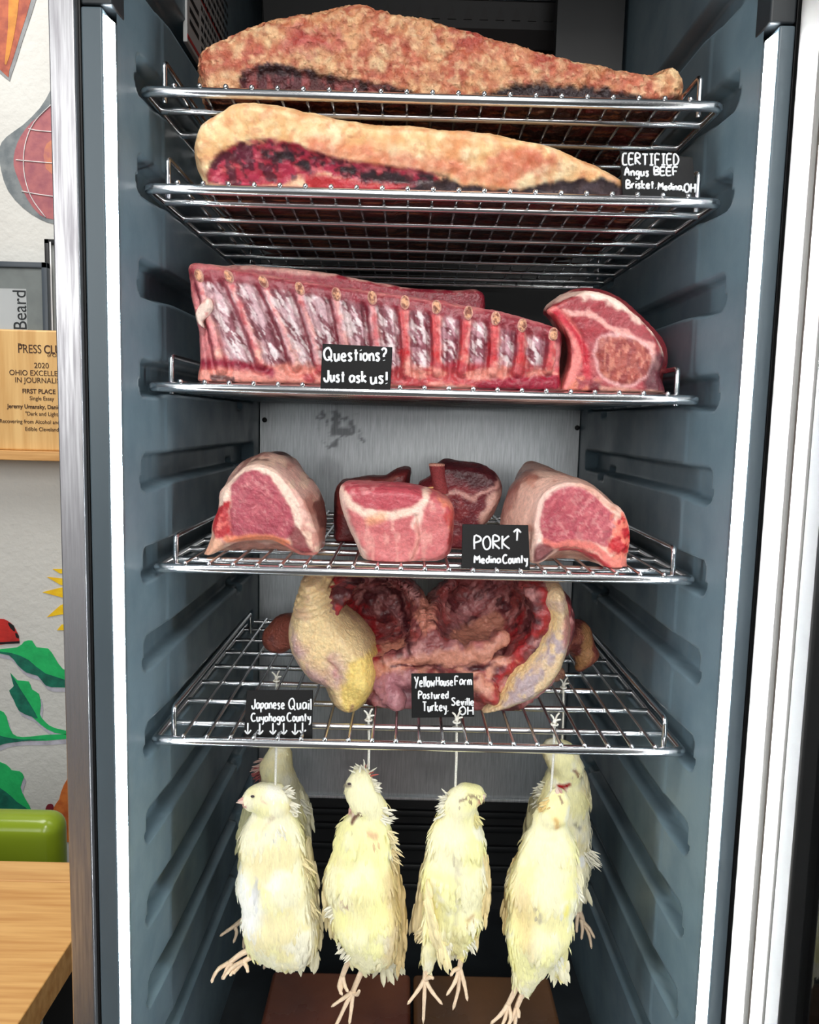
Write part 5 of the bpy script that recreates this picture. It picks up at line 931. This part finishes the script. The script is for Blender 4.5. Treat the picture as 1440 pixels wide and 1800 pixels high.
for body, px, py, sz, bd, sx in (('2020', 73, 647, 13, 0, 1), ('OHIO EXCELLENCE', 16, 659, 13, 0, .95), ('IN JOURNALISM', 26, 672, 13, 0, .95), ('FIRST PLACE', 39, 691, 11, .0002, .95), ('Single Essay', 52, 703, 9.5, 0, .95), ('Jeremy Umansky, Daniel', 13, 717, 10, .0002, .95), ('"Dark and Light,"', 44, 730, 9.5, 0, .95), ('Recovering from Alcohol and Drugs', -1, 743, 9.5, 0, .93), ('Edible Cleveland', 44, 757, 9.5, 0, .93)):
    PL.add(txt(body, px, py, sz, pq, PY, align='CENTER' if body == '2020' else 'LEFT', bold=bd, sx=sx))
mk('engraved_lettering', PL.out(), M['engrave'], pq, smooth=False)
def framed(name, label, x1, top, xin, bw, Y, z0, x0):
    f = thing(name, label, 'picture', ((x0+x1)/2, Y, z0)); t = .02
    mb = MB().add(bx((x0, Y-t, z0), (x1, Y, z0+bw), .001)).add(bx((x0, Y-t, top-bw), (x1, Y, top), .001)).add(bx((x1-bw, Y-t, z0), (x1, Y, top), .001)).add(bx((x0, Y-t, z0), (x0+bw, Y, top), .001))
    mk('frame', mb.out(), M['frame_blue'] if name == 'framed_certificate' else M['black_paint'], f)
    mk('mat_board', bx((x0+bw*.8, Y-t*.5, z0+bw*.8), (x1-bw*.8, Y-t*.4, top-bw*.8), 0), M['mat_board'], f, smooth=False); return f
FY = WY-.018
c1 = wq(82, 461, FY-.02); fr = framed('framed_certificate', 'dark-framed certificate with large vertical lettering, behind the wooden plaque', c1[0], c1[2], 0, .0125, FY, ledge_z, -1.05)
q0, q1 = wq(-70, 900, FY-.011), wq(46, 508, FY-.011)
mk('certificate', bx((-1.0, FY-.0114, ledge_z+.02), (q1[0], FY-.0102, q1[2]), 0), M['paper'], fr, smooth=False)
mk('printed_lettering', txt('James Beard', 45, 509, 33, fr, FY-.0116, 'printed_text', 'RIGHT', -math.pi/2, 'black_paint', 0, .88), M['black_paint'], fr, smooth=False)
mk('glazing', bx((-1.04, FY-.0150, ledge_z+.01), (c1[0]-.010, FY-.0142, c1[2]-.010), 0), M['glass'], fr, smooth=False)
c2 = wq(150, 422, WY-.02); l2 = wq(80, 422, WY-.02); f2 = framed('picture_frame', 'black picture frame with pale inner lines, half behind the steel cabinet edge', c2[0], c2[2], 0, .010, WY-.0015, ledge_z, wq(80, 500, WY-.02)[0])
mk('pale_line', bx((wq(87, 430, WY-.022)[0], WY-.0223, ledge_z), (wq(89.5, 430, WY-.022)[0], WY-.021, c2[2]-.006), 0), M['paper'], f2, smooth=False)
# table, chair
TZ = -.72
tb = thing('dining_table', 'light oak table with square edge at the lower left beside the cabinet', 'table', (-.85, 0, -1.47))
mk('tabletop', bx((-1.35, -.55, TZ-.044), (-.4465, .354, TZ), .002), M['oak'], tb)
mk('end_board', bx((-1.35, .3545, TZ-.044), (-.4465, .408, TZ), .002), wood('oak_end', (222, 174, 108), (200, 146, 84), (.9, 14, 10), 6), tb)
for x, y in ((-.50, .34), (-1.28, .34), (-.50, -.5), (-1.28, -.5)): mk('leg', bx((x-.03, y-.03, -1.47), (x+.03, y+.03, TZ-.044), .003), M['black'], tb)
ch = thing('side_chair', 'green vinyl chair with rounded shiny backrest, behind the oak table', 'chair', (-.80, .62, -1.47))
CY = .60; cz = P(60, 1428, CY)[2]; cx1 = P(113, 1455, CY)[0]
f, lo, hi = (lambda x, y, z: np.maximum(np.abs(y-CY-.03*((z-cz)/.2)**2)-.022, 0)*0+(np.sqrt(np.maximum(np.abs(x-(cx1-.20))-.17, 0)**2+np.maximum(np.abs(z-(cz-.15))-.12, 0)**2+np.maximum(np.abs(y-CY)-.004, 0)**2)-.030)), (cx1-.42, CY-.05, cz-.33), (cx1+.02, CY+.05, cz+.02)
V, F = iso(f, lo, hi, .006); mk('backrest', (V, F), M['green_vinyl'], ch)
f2_ = lambda x, y, z: np.sqrt(np.maximum(np.abs(x-(cx1-.20))-.18, 0)**2+np.maximum(np.abs(y-(CY-.20))-.17, 0)**2+np.maximum(np.abs(z+1.03)-.006, 0)**2)-.03
V, F = iso(f2_, (cx1-.43, CY-.42, -1.08), (cx1+.03, CY+.02, -.98), .008); mk('seat', (V, F), M['green_vinyl'], ch)
for s in (-1, 1):
    x = cx1-.20+s*.17
    mk('back_post', tube([(x, CY, -1.03), (x, CY+.012, cz-.2)], .011, 8), M['chrome'], ch)
    for y in (CY-.36, CY-.04): mk('leg', tube([(x, y, -1.03), (x, y, -1.47)], .011, 8), M['chrome'], ch)
